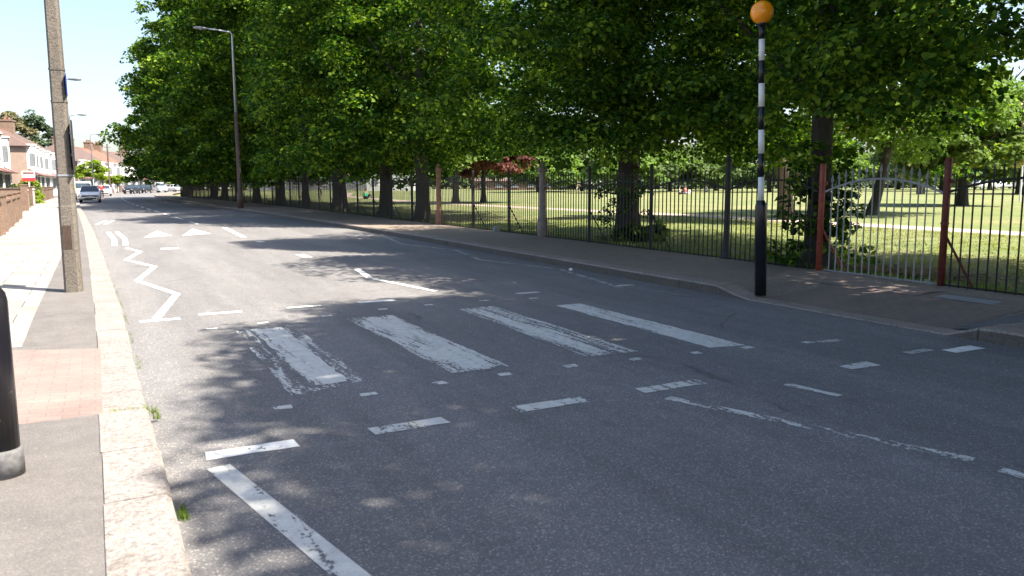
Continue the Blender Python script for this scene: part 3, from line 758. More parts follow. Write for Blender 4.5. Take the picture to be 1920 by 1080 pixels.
# ------------------------------------------------------------------ trees
def leaves_mesh(name, centers, rad, n, size, mats, seed, heart=False, droop=.35, mfrac=None, flat=.36):
    r = np.random.default_rng(seed)
    K = len(centers); c = np.repeat(np.asarray(centers), n, axis=0); m = len(c)
    rr = np.repeat(np.asarray(rad), n) if hasattr(rad, '__len__') else rad
    u = r.normal(size=(m, 3)); u /= np.linalg.norm(u, axis=1)[:, None]; u[:, 2] = np.where(r.random(m) < .75, np.abs(u[:, 2]), u[:, 2]); q = r.random(m)**.28
    off = u*(q*rr)[:, None]; off[:, 2] *= flat
    off[:, 2] -= droop*(off[:, 0]**2+off[:, 1]**2)/(np.mean(rr)+1e-6)
    p = c+off
    nrm = r.normal(size=(m, 3))*.42+np.array([0, 0, .45]) + u*np.array([.8, .8, 1.1]); nrm /= np.linalg.norm(nrm, axis=1)[:, None]
    t = r.normal(size=(m, 3)); t[:, 2] -= .5; t -= nrm*(t*nrm).sum(1)[:, None]; t /= np.linalg.norm(t, axis=1)[:, None]
    b = np.cross(nrm, t); s = (size*r.uniform(.6, 1.25, m))[:, None]
    if heart: shp = [(0, 0, 0), (-.36, .08, .12), (-.5, .42, .16), (0, 1.05, 0), (.5, .42, .16), (.36, .08, .12)]; fc = [(0, 3, 2, 1), (0, 5, 4, 3)]
    else: shp = [(0, 0, 0), (-.48, .4, .15), (0, 1, 0), (.48, .4, .15)]; fc = [(0, 2, 1), (0, 3, 2)]
    k = len(shp); V = np.empty((m, k, 3))
    for i, (x, y, z) in enumerate(shp): V[:, i] = p+(b*x+t*y+nrm*z)*s
    fa = np.array(fc); F = (fa[None]+(np.arange(m)*k)[:, None, None]).reshape(-1)
    me = bpy.data.meshes.new(name); me.vertices.add(m*k); me.vertices.foreach_set('co', V.reshape(-1))
    nf = m*len(fc); pl = len(fc[0])
    me.loops.add(nf*pl); me.loops.foreach_set('vertex_index', F.astype(np.int32))
    me.polygons.add(nf); me.polygons.foreach_set('loop_start', (np.arange(nf)*pl).astype(np.int32))
    for mm in (mats if isinstance(mats, list) else [mats]): me.materials.append(MT[mm])
    if mfrac:
        mi = (r.random(K) < mfrac).astype(np.int32); me.polygons.foreach_set('material_index', np.repeat(np.repeat(mi, n), len(fc)).astype(np.int32))
    me.update(calc_edges=True)
    return me
def vnoise(p, s, seed):
    """cheap smooth 3-D value from a few sines, for clumpy gaps"""
    r = np.random.default_rng(seed); out_ = 0
    for _ in range(5):
        k = r.normal(size=3)*s; out_ = out_+np.sin(p@k+r.random()*6.28)
    return out_/5
# sunlit ground on the road and footpaths, measured as patches of plan (x, y): crowns have no boughs above them
f0, r0, u0 = cam_basis()
def G(px, py, z=0):
    d = f0+r0*((px-960)/1500)+u0*(-(py-540)/1500); t = (z-EYE)/d.z; return (d.x*t, d.y*t)
LIT = [[(-9, -3), (.05, 2.0)]+[G(*p) for p in [(345, 1085), (350, 1035), (280, 985), (262, 935), (318, 893), (420, 872), (560, 862), (668, 834), (560, 800), (440, 812), (385, 775), (368, 742), (470, 700), (385, 672), (428, 618), (520, 612), (640, 597), (545, 580), (640, 572), (860, 560), (1040, 578), (1000, 563), (870, 548), (800, 535), (1046, 534), (900, 520), (734, 514), (812, 503), (640, 496), (560, 484), (796, 478), (600, 470), (461, 464), (430, 454), (560, 447), (740, 452), (860, 462), (960, 438), (820, 428), (640, 428), (420, 420), (240, 418), (190, 414), (250, 409), (330, 400), (240, 392), (250, 384), (200, 376)]]+[(-9, 100)]]
SPOTS = []
for (cx_, cy_, cr_) in ((G(950, 935)+(.5,)), (G(1560, 1050)+(.3,)), (G(870, 765)+(.42,)), (G(1180, 636)+(.5,)), (G(745, 700)+(.45,)), (G(1495, 680)+(.5,)), (G(1480, 522, .12)+(.7,)), (G(1640, 545, .12)+(.6,)), (G(1200, 478, .12)+(.7,)), (G(1700, 590, .05)+(.45,))):
    SPOTS.append([(cx_+cr_*1.3*math.cos(k*PI/4), cy_+cr_*math.sin(k*PI/4)) for k in range(8)])
def inside(poly, x, y):
    """points (arrays) inside a plan outline"""
    c = np.zeros(len(x), bool); n = len(poly)
    for i in range(n):
        x0, y0 = poly[i]; x1, y1 = poly[i-1]
        h = ((y0 > y) != (y1 > y)) & (x < (x1-x0)*(y-y0)/(y1-y0+1e-12)+x0); c ^= h
    return c
def sun_cut(P3, loc):
    L = P3[:, 2]/math.tan(SUN_EL); X = P3[:, 0]-SUN_H.x*L; Y = P3[:, 1]-SUN_H.y*L
    k = np.zeros(len(P3), bool)
    for poly in LIT: k |= inside(poly, X, Y) | inside(poly, X-.22-.3*(Y < 4.5), Y)
    for poly in SPOTS: k |= inside(poly, X, Y)
    near = (P3[:, 2] < 9.5) & (np.hypot(P3[:, 0]-loc[0], P3[:, 1]-loc[1]) < 3.9)
    return ~k | near
def crown_pts(n, prof, seed, gap=.0, lean=(0, 0), scale=3):
    """clump centres through a crown whose radius follows prof [(z, r)]; denser to the outside, clumpy"""
    r = np.random.default_rng(seed); zs_ = np.array([p[0] for p in prof]); rs = np.array([p[1] for p in prof])
    out_ = []
    per = 9; nb = int(n*.78/per)          # boughs: drooping sprays of clumps with dark gaps between them
    while sum(map(len, out_)) < nb:
        z = r.uniform(zs_[0]+.2, zs_[-1], nb*3); R_ = np.interp(z, zs_, rs); keep = r.random(nb*3) < (R_/rs.max())**1.5+.03
        z, R_ = z[keep], R_[keep]; a = r.random(len(z))*2*PI
        lob = 1+.12*np.sin(3*a+z*.9+seed)+.08*np.sin(7*a-z*1.7+seed*2)
        q = r.random(len(z))**.2*R_*lob
        p = np.stack([q*np.cos(a)+lean[0]*z, q*np.sin(a)+lean[1]*z, z], 1)
        p = p[vnoise(p, 2.2/scale, seed) > gap-.3*r.random(len(p))]
        out_.append(p)
    bc = np.concatenate(out_)[:nb]; k = rs.max()/6.
    c = np.repeat(bc, per, axis=0); m = len(c); sc = np.repeat(r.uniform(.75, 1.5, len(bc)), per)*max(.45, min(1.25, k))
    a = r.random(m)*2*PI; q = r.random(m)**.6*sc
    o3 = np.stack([q*np.cos(a), q*np.sin(a), r.normal(size=m)*.12*sc-.33*q*q/sc], 1)
    rad_ = np.hypot(c[:, 0], c[:, 1])+.1; ox, oy = c[:, 0]/rad_, c[:, 1]/rad_
    along = o3[:, 0]*ox+o3[:, 1]*oy; o3[:, 2] -= .35*along
    out_ = [c+o3]
    z = r.uniform(zs_[0]+.4, zs_[-1], n*2); R_ = np.interp(z, zs_, rs); z, R_ = z[R_ > 1], R_[R_ > 1]; a = r.random(len(z))*2*PI; q = r.random(len(z))**.5*R_*.8
    inn = np.stack([q*np.cos(a)+lean[0]*z, q*np.sin(a)+lean[1]*z, z], 1)[:n-m]
    out_.append(inn); r.shuffle(out_[0])
    return np.concatenate(out_)[:n]
def trunk_mb(h, r, lean=(0, 0), flare=1.6, limbs=6, spread=3., seed=0, ltop=9, start=None):
    rr = random.Random(seed); b = MB()
    k = [(0, flare), (.12, flare*.82), (.35, 1.18), (.8, 1.0), (1.8, .94), (h*.55, .8), (h, .3)]
    b.tube([(lean[0]*z+rr.uniform(-.03, .03)*(z > .5), lean[1]*z+rr.uniform(-.03, .03)*(z > .5), z-.05) for z, _ in k], [r*f for _, f in k], 12, squash=.92)
    s0 = start or h*.28
    for i in range(limbs):
        a = rr.random()*6.28; z0 = s0+rr.random()*(h*.45); L = spread*rr.uniform(.6, 1.1)
        p0 = Vector((lean[0]*z0, lean[1]*z0, z0)); pts = [p0]
        for s in range(1, 5):
            t = s/4; pts.append(p0+Vector((math.cos(a+.2*t)*L*t, math.sin(a+.2*t)*L*t, L*(.75*t+.25*t*t)+rr.uniform(-.1, .1))))
        b.tube(pts, [r*.42*(1-.8*s/4) for s in range(5)], 7)
    return b
def tree(loc, prof, label, cat='tree', group=None, nclump=900, n=50, size=.12, rad=.6, mats='leaf', seed=1, gap=.15, tr=.3, th=9, lean=(0, 0), limbs=7, spread=3.2, cut=False, heart=False, bark='bark', shoots=0, name='lime_tree', mfrac=None, flare=1.6, thin_below=None, inner=0, fill=None, cscale=1.7, start=None):
    e = empty(name, loc, 0, label, cat, group)
    trunk_mb(th, tr, lean, flare, limbs, spread, seed, start=start).build('trunk', bark, e, True)
    pts = crown_pts(nclump, prof, seed, gap, lean, cscale)
    if inner:
        r3 = np.random.default_rng(seed+3); a = r3.random(inner)*2*PI; q = r3.uniform(.7, 3.0, inner)
        pts = np.concatenate([pts, np.stack([q*np.cos(a), q*np.sin(a), r3.uniform(prof[0][0]+.2, 8.5, inner)], 1)])
    if fill:      # close boughs over the ground this crown keeps in shade
        r4 = np.random.default_rng(seed+7); acc = []
        zz = np.array([p_[0] for p_ in prof]); rr_ = np.array([p_[1] for p_ in prof])
        while sum(map(len, acc)) < fill[0]:
            gx = r4.uniform(fill[1], fill[2], 4000); gy = r4.uniform(fill[3], fill[4], 4000); z_ = r4.uniform(6, zz[-1], 4000)
            L_ = z_/math.tan(SUN_EL); q_ = np.stack([gx+SUN_H.x*L_-loc[0], gy+SUN_H.y*L_-loc[1], z_], 1)
            ok = np.hypot(q_[:, 0], q_[:, 1]) < np.interp(z_, zz, rr_)*1.04
            acc.append(q_[ok])
        pts = np.concatenate([pts]+[np.concatenate(acc)[:fill[0]]])
    if cut:
        w_ = pts+np.array(loc); pts = pts[sun_cut(w_, loc)]
    if thin_below is not None: pts = pts[thin_below(pts+np.array(loc))]
    me = leaves_mesh('crown', pts, rad, n, size, mats, seed, heart, mfrac=mfrac)
    o = bpy.data.objects.new('crown', me); C.objects.link(o); o.parent = e
    if shoots:
        r = np.random.default_rng(seed+5); z = r.uniform(.1, 2.0, shoots)**1.1; a = r.random(shoots)*6.28; q = tr+.1+r.random(shoots)*.35*(1+(z < .5)*.8)
        c = np.stack([q*np.cos(a), q*np.sin(a), z], 1)
        me = leaves_mesh('trunk_shoots', c, .16, 14, .085, 'leaf', seed+9, True)
        o = bpy.data.objects.new('trunk_shoots', me); C.objects.link(o); o.parent = e
    return e
def view_under(q, k=.038):      # boughs browsed and lifted where one looks under them to the park
    d_ = .459*q[:, 0]+.889*q[:, 1]; u_ = (.889*q[:, 0]-.459*q[:, 1])/d_
    return ~((u_ > -.075) & (u_ < .14) & (q[:, 2] < 1.6+k*d_))
NEARP = [(2.2, 3.6), (3, 5.2), (5, 6.0), (9, 6.4), (12, 5.6), (14.5, 3.4), (16, .8)]
TALLP = [(1.9, 4.8), (3, 6.4), (5, 7.3), (8, 7.7), (12, 7.4), (15, 6.6), (17.5, 4.4), (19.5, 1)]
GL = 'lime trees lining the park railings'
tree((11.15, 9.95, LZ), NEARP, 'dark-trunked lime tree with leafy shoots standing behind the red gate post', group=GL, nclump=1900, n=84, size=.09, rad=.55, seed=11, inner=420, fill=(500, 2, 9, 7, 20), thin_below=lambda q: ~((q[:, 2] < 5.4) & (q[:, 0] < 8.9+.1*(q[:, 1]-8)) & (q[:, 1] < 13)) & ~((q[:, 0] > 1.53*q[:, 1]) & (q[:, 1] > 0) & (q[:, 2] < 2.0+.125*(.459*q[:, 0]+.889*q[:, 1]))), tr=.2, cut=True, heart=True, shoots=170, flare=2.0, start=2.6, limbs=7)
tree((12.3, 17.2, LZ), NEARP, 'lime tree with a thick grey trunk between the railing pillar and beacon', group=GL, nclump=1900, n=84, size=.097, rad=.58, seed=12, thin_below=view_under, inner=420, fill=(500, 2, 10, 14, 28), tr=.32, cut=True, heart=True, shoots=60, flare=1.5)
tree((12.0, 1.6, LZ), [(3.4, 3.4), (4.4, 5.4), (6, 6.8), (10, 7.6), (13, 6.6), (15.5, 3), (16.5, .5)], 'overhanging lime tree at the right edge, whose branches droop over the railings', group=GL, nclump=2600, n=80, size=.1, rad=.66, seed=13, fill=(700, .3, 9, 0, 10), thin_below=lambda q: ~((q[:, 2] < 5.4) & (q[:, 0] < 8.9+.1*(q[:, 1]-8)) & (q[:, 1] < 13)) & ~((q[:, 0] > 1.53*q[:, 1]) & (q[:, 1] > 0) & (q[:, 2] < 2.0+.125*(.459*q[:, 0]+.889*q[:, 1]))), tr=.3, cut=True, heart=True)
tree((11.6, -6.5, LZ), [(2.4, 4), (4, 6.5), (8, 8.2), (12, 7.6), (15, 5.5), (17, 1)], 'lime tree out of view behind the crossing, shading the near road', group=GL, nclump=2200, n=50, size=.2, rad=.85, seed=14, fill=(600, .2, 9, -4, 9), tr=.3, cut=True)
tree((11.7, -14.5, LZ), TALLP, 'lime tree farthest behind the crossing, out of view', group=GL, nclump=1500, n=44, size=.24, rad=.9, seed=15, tr=.3, cut=True)
ML = ['lime tree beside the rusty capped pillar', 'lime tree with a flared mossy base left of the rusty pillar', 'stout lime tree third beyond the rusty pillar', 'slim lime tree fourth beyond the rusty pillar', 'lime tree fifth beyond the rusty pillar']
for i, (x, y, tr_) in enumerate([(11.35, 29.6, .3), (11.8, 35.5, .3), (11.5, 42.2, .42), (11.3, 49.0, .25), (11.2, 56, .35)]):
    tree((x, y, LZ), NEARP if i == 0 else TALLP, ML[i], thin_below=lambda q: ((q[:, 1] > 51) | (q[:, 0] > .152*q[:, 1]+.9)) & view_under(q), group=GL, nclump=[2200, 1500, 1400, 1300, 1300][i], n=44, size=.15+.02*i, rad=.66, seed=21+i, inner=240 if i < 2 else 0, tr=tr_, cut=i < 3, limbs=5, spread=3.4, flare=2 if i == 1 else 1.6, start=4)
proto = None
for i, (x, y) in enumerate([(11.0, 64), (10.9, 72), (10.8, 80), (10.9, 88), (11.8, 96)]):
    lab = ['lime tree sixth beyond the rusty pillar, deep in the row', 'lime tree seventh beyond the rusty pillar, deep in the row', 'lime tree eighth beyond the rusty pillar, deep in the row', 'last but one lime tree at the far end of the row', 'last lime tree at the far end of the railings'][i]
    if proto is None: proto = tree((x, y, LZ), TALLP, lab, group=GL, nclump=1300, n=40, size=.26, rad=.7, seed=31, thin_below=lambda q: q[:, 0]-SUN_H.x*q[:, 2]/math.tan(SUN_EL) > -.2, tr=.32, limbs=8, spread=4); o = proto
    else:
        o = copy_tree(proto); o.location = (x, y, LZ); o['label'] = lab
    o.rotation_euler.z = i*1.9; o.scale = (1, 1, [1, 1.02, .95, .9, .8][i])

# park trees
x, y = out(1475, 31.5)
e = tree((x, y, LZ), [(2.4, 2.2), (3.6, 3.6), (5.5, 4.2), (8, 3.2), (10, 1)], 'park tree with a leaning forked pale trunk, beside the path', group='trees on the lawn', nclump=520, n=60, size=.17, rad=.6, mats='leaf_lt', seed=41, tr=.3, th=6, lean=(-.12, .04), limbs=6, name='park_tree', bark='bark_lt', start=1.1, spread=2.6)
x, y = out(1632, 35.5)
tree((x, y, LZ), [(2.6, 2.5), (4, 4.0), (6, 4.4), (9, 3), (11, 1)], 'park tree with a slanting trunk seen through the gate', group='trees on the lawn', nclump=520, n=60, size=.18, rad=.65, mats='leaf_lt', seed=42, tr=.22, th=6, lean=(.2, -.08), limbs=6, name='park_tree', start=2.0)
x, y = out(856, 58)
tree((x, y, LZ), [(3.2, 2.5), (5, 4.5), (8, 4), (11, 1)], 'slim park tree left of the copper-leaved tree', group='trees on the lawn', nclump=380, n=40, size=.26, rad=.8, mats='leaf_lt', seed=43, tr=.25, th=7, name='park_tree')
x, y = out(908, 60)
tree((x, y, LZ), [(2.1, 2.0), (2.8, 2.8), (4.2, 2.6), (5.5, 1)], 'tree with dark copper-red leaves beyond the railings', group='trees on the lawn', nclump=260, n=44, size=.26, rad=.7, mats='leaf_cu', seed=44, tr=.2, th=4, name='copper_tree')
x, y = out(1800, 47)
tree((x, y, LZ), [(1.9, 2.6), (3, 3.4), (4.6, 3.2), (6, 2.2), (7, .8)], 'park tree with pale pinkish blossom, right of the dark red gate post', group='trees on the lawn', nclump=620, n=50, size=.26, rad=.7, mats=['leaf_ch', 'blossom'], mfrac=.1, seed=45, tr=.3, th=7, name='blossom_tree')
x, y = out(1905, 84)
tree((x, y, LZ), [(2.0, 4), (3.4, 6.0), (5, 6.0), (7.0, 3.8), (8.2, 1)], 'rounded green park tree at the right edge, under open sky', group='trees on the lawn', nclump=560, n=44, size=.34, rad=.9, mats='leaf_far', seed=46, tr=.3, th=6, name='park_tree')
labs = {1010: 'pale green tree above the dark hedge, left of the pale pillar', 1090: 'light green tree beyond the standing person in white', 1175: 'far tree behind the thick grey trunk', 1255: 'blue-green far tree beyond the seated pair', 1340: 'far tree beyond the person lying on the lawn', 1440: 'far tree left of the forked park tree', 1560: 'far tree just left of the gate', 1680: 'far tree seen over the middle of the gate', 1760: 'far tree behind the dark red gate post', 1850: 'far tree beyond the goal'}
for i, (px, lab) in enumerate(labs.items()):
    d = 118+12*math.sin(i*2.1); x, y = out(px, d); hh = 8.2+1.6*math.sin(i*1.7)
    tree((x, y, LZ), [(1.6, 3.6), (3, 5.4), (hh*.6, 5.6), (hh*.85, 3.6), (hh, 1)], lab, group='trees on the far side of the park', nclump=300, n=34, size=.5, rad=1.1, mats='leaf_lt' if i % 2 == 0 else 'leaf_far', seed=60+i, tr=.28, th=5, name='far_tree', limbs=4)
# distant wood that reads as one mass
cs = []
r2 = np.random.default_rng(5)
for px in range(330, 2400, 26):
    d = 205+20*math.sin(px*.013); x, y = out(px, d)
    hh = 7.5+2.2*math.sin(px*.021)+1.2*math.sin(px*.057)
    for _ in range(38): 
        a = r2.random()*6.28; q = r2.random()**.5*6; z = 1+r2.random()*(hh-1); cs.append((x+q*math.cos(a)*(1-.5*z/hh), y+q*math.sin(a)*(1-.5*z/hh), z))
me = leaves_mesh('far_wood', np.array(cs), 1.7, 16, 1.0, ['leaf_far', 'leaf_lt'], 77, mfrac=.35, flat=.7)
o = bpy.data.objects.new('far_wood', me); C.objects.link(o); tag(o, 'distant wood closing off the far side of the park', 'wood', kind='stuff')
# hedge at the far edge of the lawn
cs = np.array([(*out(px+random.uniform(-4, 4), 150+random.uniform(-1, 1)), random.uniform(.2, 1.9)) for px in range(1040, 1960, 3) for _ in range(3)])
me = leaves_mesh('hedge', cs, .8, 14, .5, 'leaf_cn', 78); o = bpy.data.objects.new('hedge', me); C.objects.link(o)
tag(o, 'low dark hedge along the far edge of the lawn', 'hedge', kind='thing')

# bush round the base of the second lime
def bush(loc, r, h, label, m='leaf', n=60, size=.09, seed=3, group=None, cat='bush', name='bush', k=40):
    rr = np.random.default_rng(seed); a = rr.random(n)*6.28; q = rr.random(n)**.5*r; z = rr.random(n)*h*(1-.5*(q/r)**2)
    c = np.stack([q*np.cos(a), q*np.sin(a), z+.05], 1)
    e = empty(name, loc, 0, label, cat, group)
    o = bpy.data.objects.new('foliage', leaves_mesh('foliage', c, max(.12, r*.28), k, size, m, seed, True)); C.objects.link(o); o.parent = e
    b = MB()
    for i in range(5): b.tube([(0, 0, 0), (r*.5*math.cos(i*1.3), r*.5*math.sin(i*1.3), h*.7)], [.02, .006], 5)
    b.build('stems', 'bark', e); return e
bush((12.25, 16.6, LZ), .6, .4, 'low green bush at the foot of the thick grey trunk', n=60, seed=4)
bush((-4.75, 74.5, .12), 1.0, 2.0, 'bright green garden bush behind the white front wall', m='leaf_st', n=110, size=.14, seed=5, group='garden bushes')
bush((-4.9, 65.5, .12), .7, 1.5, 'round dark garden bush behind the wheelie bins', m='leaf_far', n=70, size=.14, seed=6, group='garden bushes')
bush((-5.7, 60.5, .12), .8, 1.4, 'orange-tinged garden bush at the left edge', m='leaf_br', n=70, size=.14, seed=7, group='garden bushes')
bush((-2.75, 26.5, .1), .12, .35, 'weed growing at the foot of the near brick wall', m='leaf_st', n=14, size=.05, seed=8, k=14)

# street trees and garden trees on the house side
x, y = out(185, 128); 
tree((-.2, 133, .1), [(1.9, 1.1), (2.6, 1.9), (3.8, 2.1), (4.8, 1.3), (5.5, .4)], 'small bright green street tree in front of the terrace', group='street trees', nclump=150, n=44, size=.24, rad=.5, mats='leaf_st', seed=51, tr=.1, th=3.6, limbs=5, spread=1.2, name='street_tree')
tree((3.4, 156, .1), [(1.2, .8), (1.8, 1.5), (2.6, 1.5), (3.4, .5)], 'smallest yellow-green street tree, beyond the silver cars', group='street trees', nclump=80, n=36, size=.24, rad=.45, mats='leaf_st', seed=52, tr=.08, th=2.4, limbs=4, spread=.8, name='street_tree')
tree((-13.0, 172, .1), [(3, 2.5), (7, 4.4), (11, 4.2), (14.2, 1)], 'brownish tree rising behind the chimneys', group='trees behind the houses', nclump=320, n=36, size=.45, rad=1, mats='leaf_br', seed=53, tr=.4, th=10, name='garden_tree')
tree((-9.6, 182, .1), [(3, 2.5), (8, 4.0), (12, 3.2), (16.8, .3)], 'dark pointed conifer rising behind the roofs', group='trees behind the houses', nclump=300, n=36, size=.45, rad=1, mats='leaf_cn', seed=54, tr=.4, th=13, name='conifer')

# ------------------------------------------------------------------ houses
def house(p0, p1, label, wall='render_w', roof='tile', eave=5.4, ridge=8.3, depth=8.5, hip0=False, hip1=False, side='pebble', bays=1, chim=(.9,), porch='tile_r', dish=False, gablefront=False):
    """front runs p0 -> p1 with the street on its right-hand side; local x along the front, y to the back"""
    p0, p1 = Vector(p0), Vector(p1); W = (p1-p0).length; a = math.atan2(p1.y-p0.y, p1.x-p0.x)
    e = empty('terraced_house', (p0.x, p0.y, .1), a, label, 'house', 'terraced houses on the left side')
    D = depth
    b = MB(); b.box(0, 0, 0, W, D, eave); b.cur = 0
    b.build('wall', side, e)
    b = MB(); b.box(.02, -.03, 2.7, W-.02, -.003, eave-.02); b.build('upper_render', wall, e)
    b = MB(); b.box(.02, -.03, 0, W-.02, -.003, 2.69); b.build('lower_wall', 'render_w' if wall == 'render_w' else 'brick', e)
    # roof
    b = MB(); ov = .35; ze = eave-.05; h0 = D/2 if hip0 else 0; h1 = D/2 if hip1 else 0
    A, B_, Cc, Dd = (-ov*hip0, -ov, ze), (W+ov*hip1, -ov, ze), (W+ov*hip1, D+ov, ze), (-ov*hip0, D+ov, ze)
    R0, R1 = (h0*.9, D/2, ridge), (W-h1*.9, D/2, ridge)
    b.poly([A, B_, R1, R0]); b.poly([Cc, Dd, R0, R1]); b.poly([Dd, A, R0]); b.poly([B_, Cc, R1])
    b.poly([A, Dd, Cc, B_])
    ro = b.build('roof', roof, e)
    b = MB(); b.tube([R0, R1], .1, 6); b.build('ridge_tiles', 'tile_o', ro)
    for cx in chim:
        X = W*cx; b = MB(); b.box(X-.8, D/2-.7, ridge-.9, X+.8, D/2+.7, ridge+1.2); b.box(X-.88, D/2-.78, ridge+1.2, X+.88, D/2+.78, ridge+1.4)
        c = b.build('chimney', 'brick_y', ro)
        # chimney pots belong to the stack
        b = MB()
        for k in range(4): b.lathe([(.13, 0), (.11, .35), (.14, .4)], 8, (X-.54+k*.36, D/2-.4*(k % 2)+.2, ridge+1.4))
        b.build('chimney_pots', 'pot', ro)
    # bay windows, two storeys, white
    bw = 2.3; xs = [W*.32] if bays == 1 else [W*.28, W*.72]
    for bx in xs:
        out_ = [(bx-bw/2, -.03), (bx-bw/2+.45, -.75), (bx+bw/2-.45, -.75), (bx+bw/2, -.03)]
        inn = [(x+(bx-x)*.04, yv+.03) for x, yv in out_]
        b = MB(); b.prism([(x, min(yv, -.031)) for x, yv in inn], .1, eave); y_ = b.build('bay_window', 'glass', e)
        for z0, z1 in ((0, .9), (2.35, 3.35), (4.75, eave+.05)):
            b = MB(); b.prism(out_, z0, z1); b.build('bay_panel', wall, y_)
        for z0, z1 in ((.9, 2.35), (3.35, 4.75)):
            b = MB()
            for t in (0, .33, .5, .67, 1):
                X = out_[1][0]+(out_[2][0]-out_[1][0])*t; b.box(X-.05, -.76, z0, X+.05, -.7, z1)
            b.box(out_[1][0], -.765, z0+.95, out_[2][0], -.715, z0+1.03)
            b.box(out_[0][0]-.02, -.2, z0, out_[0][0]+.08, -.03, z1); b.box(out_[3][0]-.08, -.2, z0, out_[3][0]+.02, -.03, z1)
            b.build('window_frame', 'white', y_)
        b = MB(); b.poly([(bx-bw/2-.1, -.03, eave+.06), (bx-bw/2+.4, -.85, eave+.06), (bx+bw/2-.4, -.85, eave+.06), (bx+bw/2+.1, -.03, eave+.06)]); b.prism([(bx-bw/2-.1, -.03), (bx-bw/2+.4, -.87), (bx+bw/2-.4, -.87), (bx+bw/2+.1, -.03)], eave+.06, eave+.2)
        b.build('bay_cornice', 'white', y_)
    # tiled canopy between the floors
    b = MB(); b.poly([(.05, -.05, 3.2), (.05, -1.15, 2.55), (W-.05, -1.15, 2.55), (W-.05, -.05, 3.2)]); b.poly([(.05, -.05, 3.2), (.05, -.05, 2.5), (.05, -1.15, 2.5), (.05, -1.15, 2.55)]); b.poly([(W-.05, -.05, 3.2), (W-.05, -1.15, 2.55), (W-.05, -1.15, 2.5), (W-.05, -.05, 2.5)]); b.poly([(.05, -1.15, 2.5), (.05, -.05, 2.5), (W-.05, -.05, 2.5), (W-.05, -1.15, 2.5)]); b.poly([(.05, -1.15, 2.5), (W-.05, -1.15, 2.5), (W-.05, -1.15, 2.55), (.05, -1.15, 2.55)])
    b.build('porch_roof', porch, e)
    if bays == 1:
        X = W*.8
        b = MB(); b.box(X-.45, -.08, .15, X+.45, -.035, 2.15); dr = b.build('door', 'door_r', e)
        b = MB(); b.box(X+.3, -.12, 1.0, X+.36, -.081, 1.12); b.build('door_handle', 'galv', dr)
        b = MB(); b.box(X-.55, -.05, 3.55, X+.55, -.032, 4.75); wn_ = b.build('window', 'glass', e)
        b = MB(); b.box(X-.6, -.09, 3.5, X+.6, -.051, 3.56); b.box(X-.6, -.09, 4.74, X+.6, -.051, 4.8); b.box(X-.04, -.085, 3.56, X+.04, -.051, 4.74); b.box(X-.6, -.085, 3.56, X-.53, -.051, 4.74); b.box(X+.53, -.085, 3.56, X+.6, -.051, 4.74); b.build('window_frame', 'white', wn_)
    if dish:
        b = MB(); X = W*chim[0]; b.lathe([(.02, 0), (.3, .06), (.45, .16), (.46, .17), (.3, .08), (.02, .02)], 14); d_ = b.build('satellite_dish', 'dish', e, True)
        d_.location = (X+.4, D/2-.6, ridge+1.1); d_.rotation_euler = (math.radians(75), 0, .6)
    return e
LA = ['white bay-fronted house at the left edge, nearest the camera', 'second white bay-fronted house from the left edge', 'third white bay-fronted house from the left edge', 'white bay-fronted house at the end of the first row']
ya = [60.5, 67, 73.5, 80, 86.5]
for i in range(4): house((-7.1, ya[i]), (-7.25, ya[i+1]), LA[i], chim=(.98,) if i in (1, 3) else (), ridge=8.0, dish=i == 1, hip1=i == 3, roof='tile')
pb = [(-6.1, 97.5), (-6.2, 104), (-6.1, 110.5), (-5.9, 117), (-5.3, 123.5), (-4.4, 130)]
LB = ['house with a brown pebbledashed end wall and hipped roof beyond the gap', 'orange-roofed house left of the concrete column', 'white house hidden mostly by the concrete column', 'brown-roofed house behind the concrete column', 'last house of the middle row behind the concrete column']
for i in range(5): house(pb[i], pb[i+1], LB[i], roof=['tile', 'tile_o', 'tile_o', 'tile', 'tile'][i], hip0=i == 0, hip1=i == 4, chim=(.95,) if i in (1, 3) else (), ridge=8.4, eave=5.5)
pc = [(-2.4, 154), (-1.0, 160.3), (.5, 166.6), (2.1, 172.8), (3.6, 179), (5.2, 185.3), (6.8, 191.5), (8.5, 197.8), (10.3, 204), (12.2, 210.2)]
LC = ['brick-ended house right of the concrete column', 'brown-roofed house behind the small bright street tree', 'house with two chimneys just right of the street tree', 'red-roofed white house with satellite dishes on its chimney', 'orange-roofed white house mid terrace', 'grey-roofed white house right of the telegraph pole', 'white house behind the dark parked cars', 'brown-roofed white house near the bend', 'last house of the long terrace before the gable']
for i in range(9): house(pc[i], pc[i+1], LC[i], side='brick' if i == 0 else 'pebble', roof=['tile', 'tile', 'tile', 'tile_o', 'tile_o', 'tile', 'tile', 'tile', 'tile_r'][i], hip0=i == 0, chim=(.95,) if i in (0, 1, 3, 4, 7) else (), ridge=8.3, eave=5.4, dish=i in (3, 4))
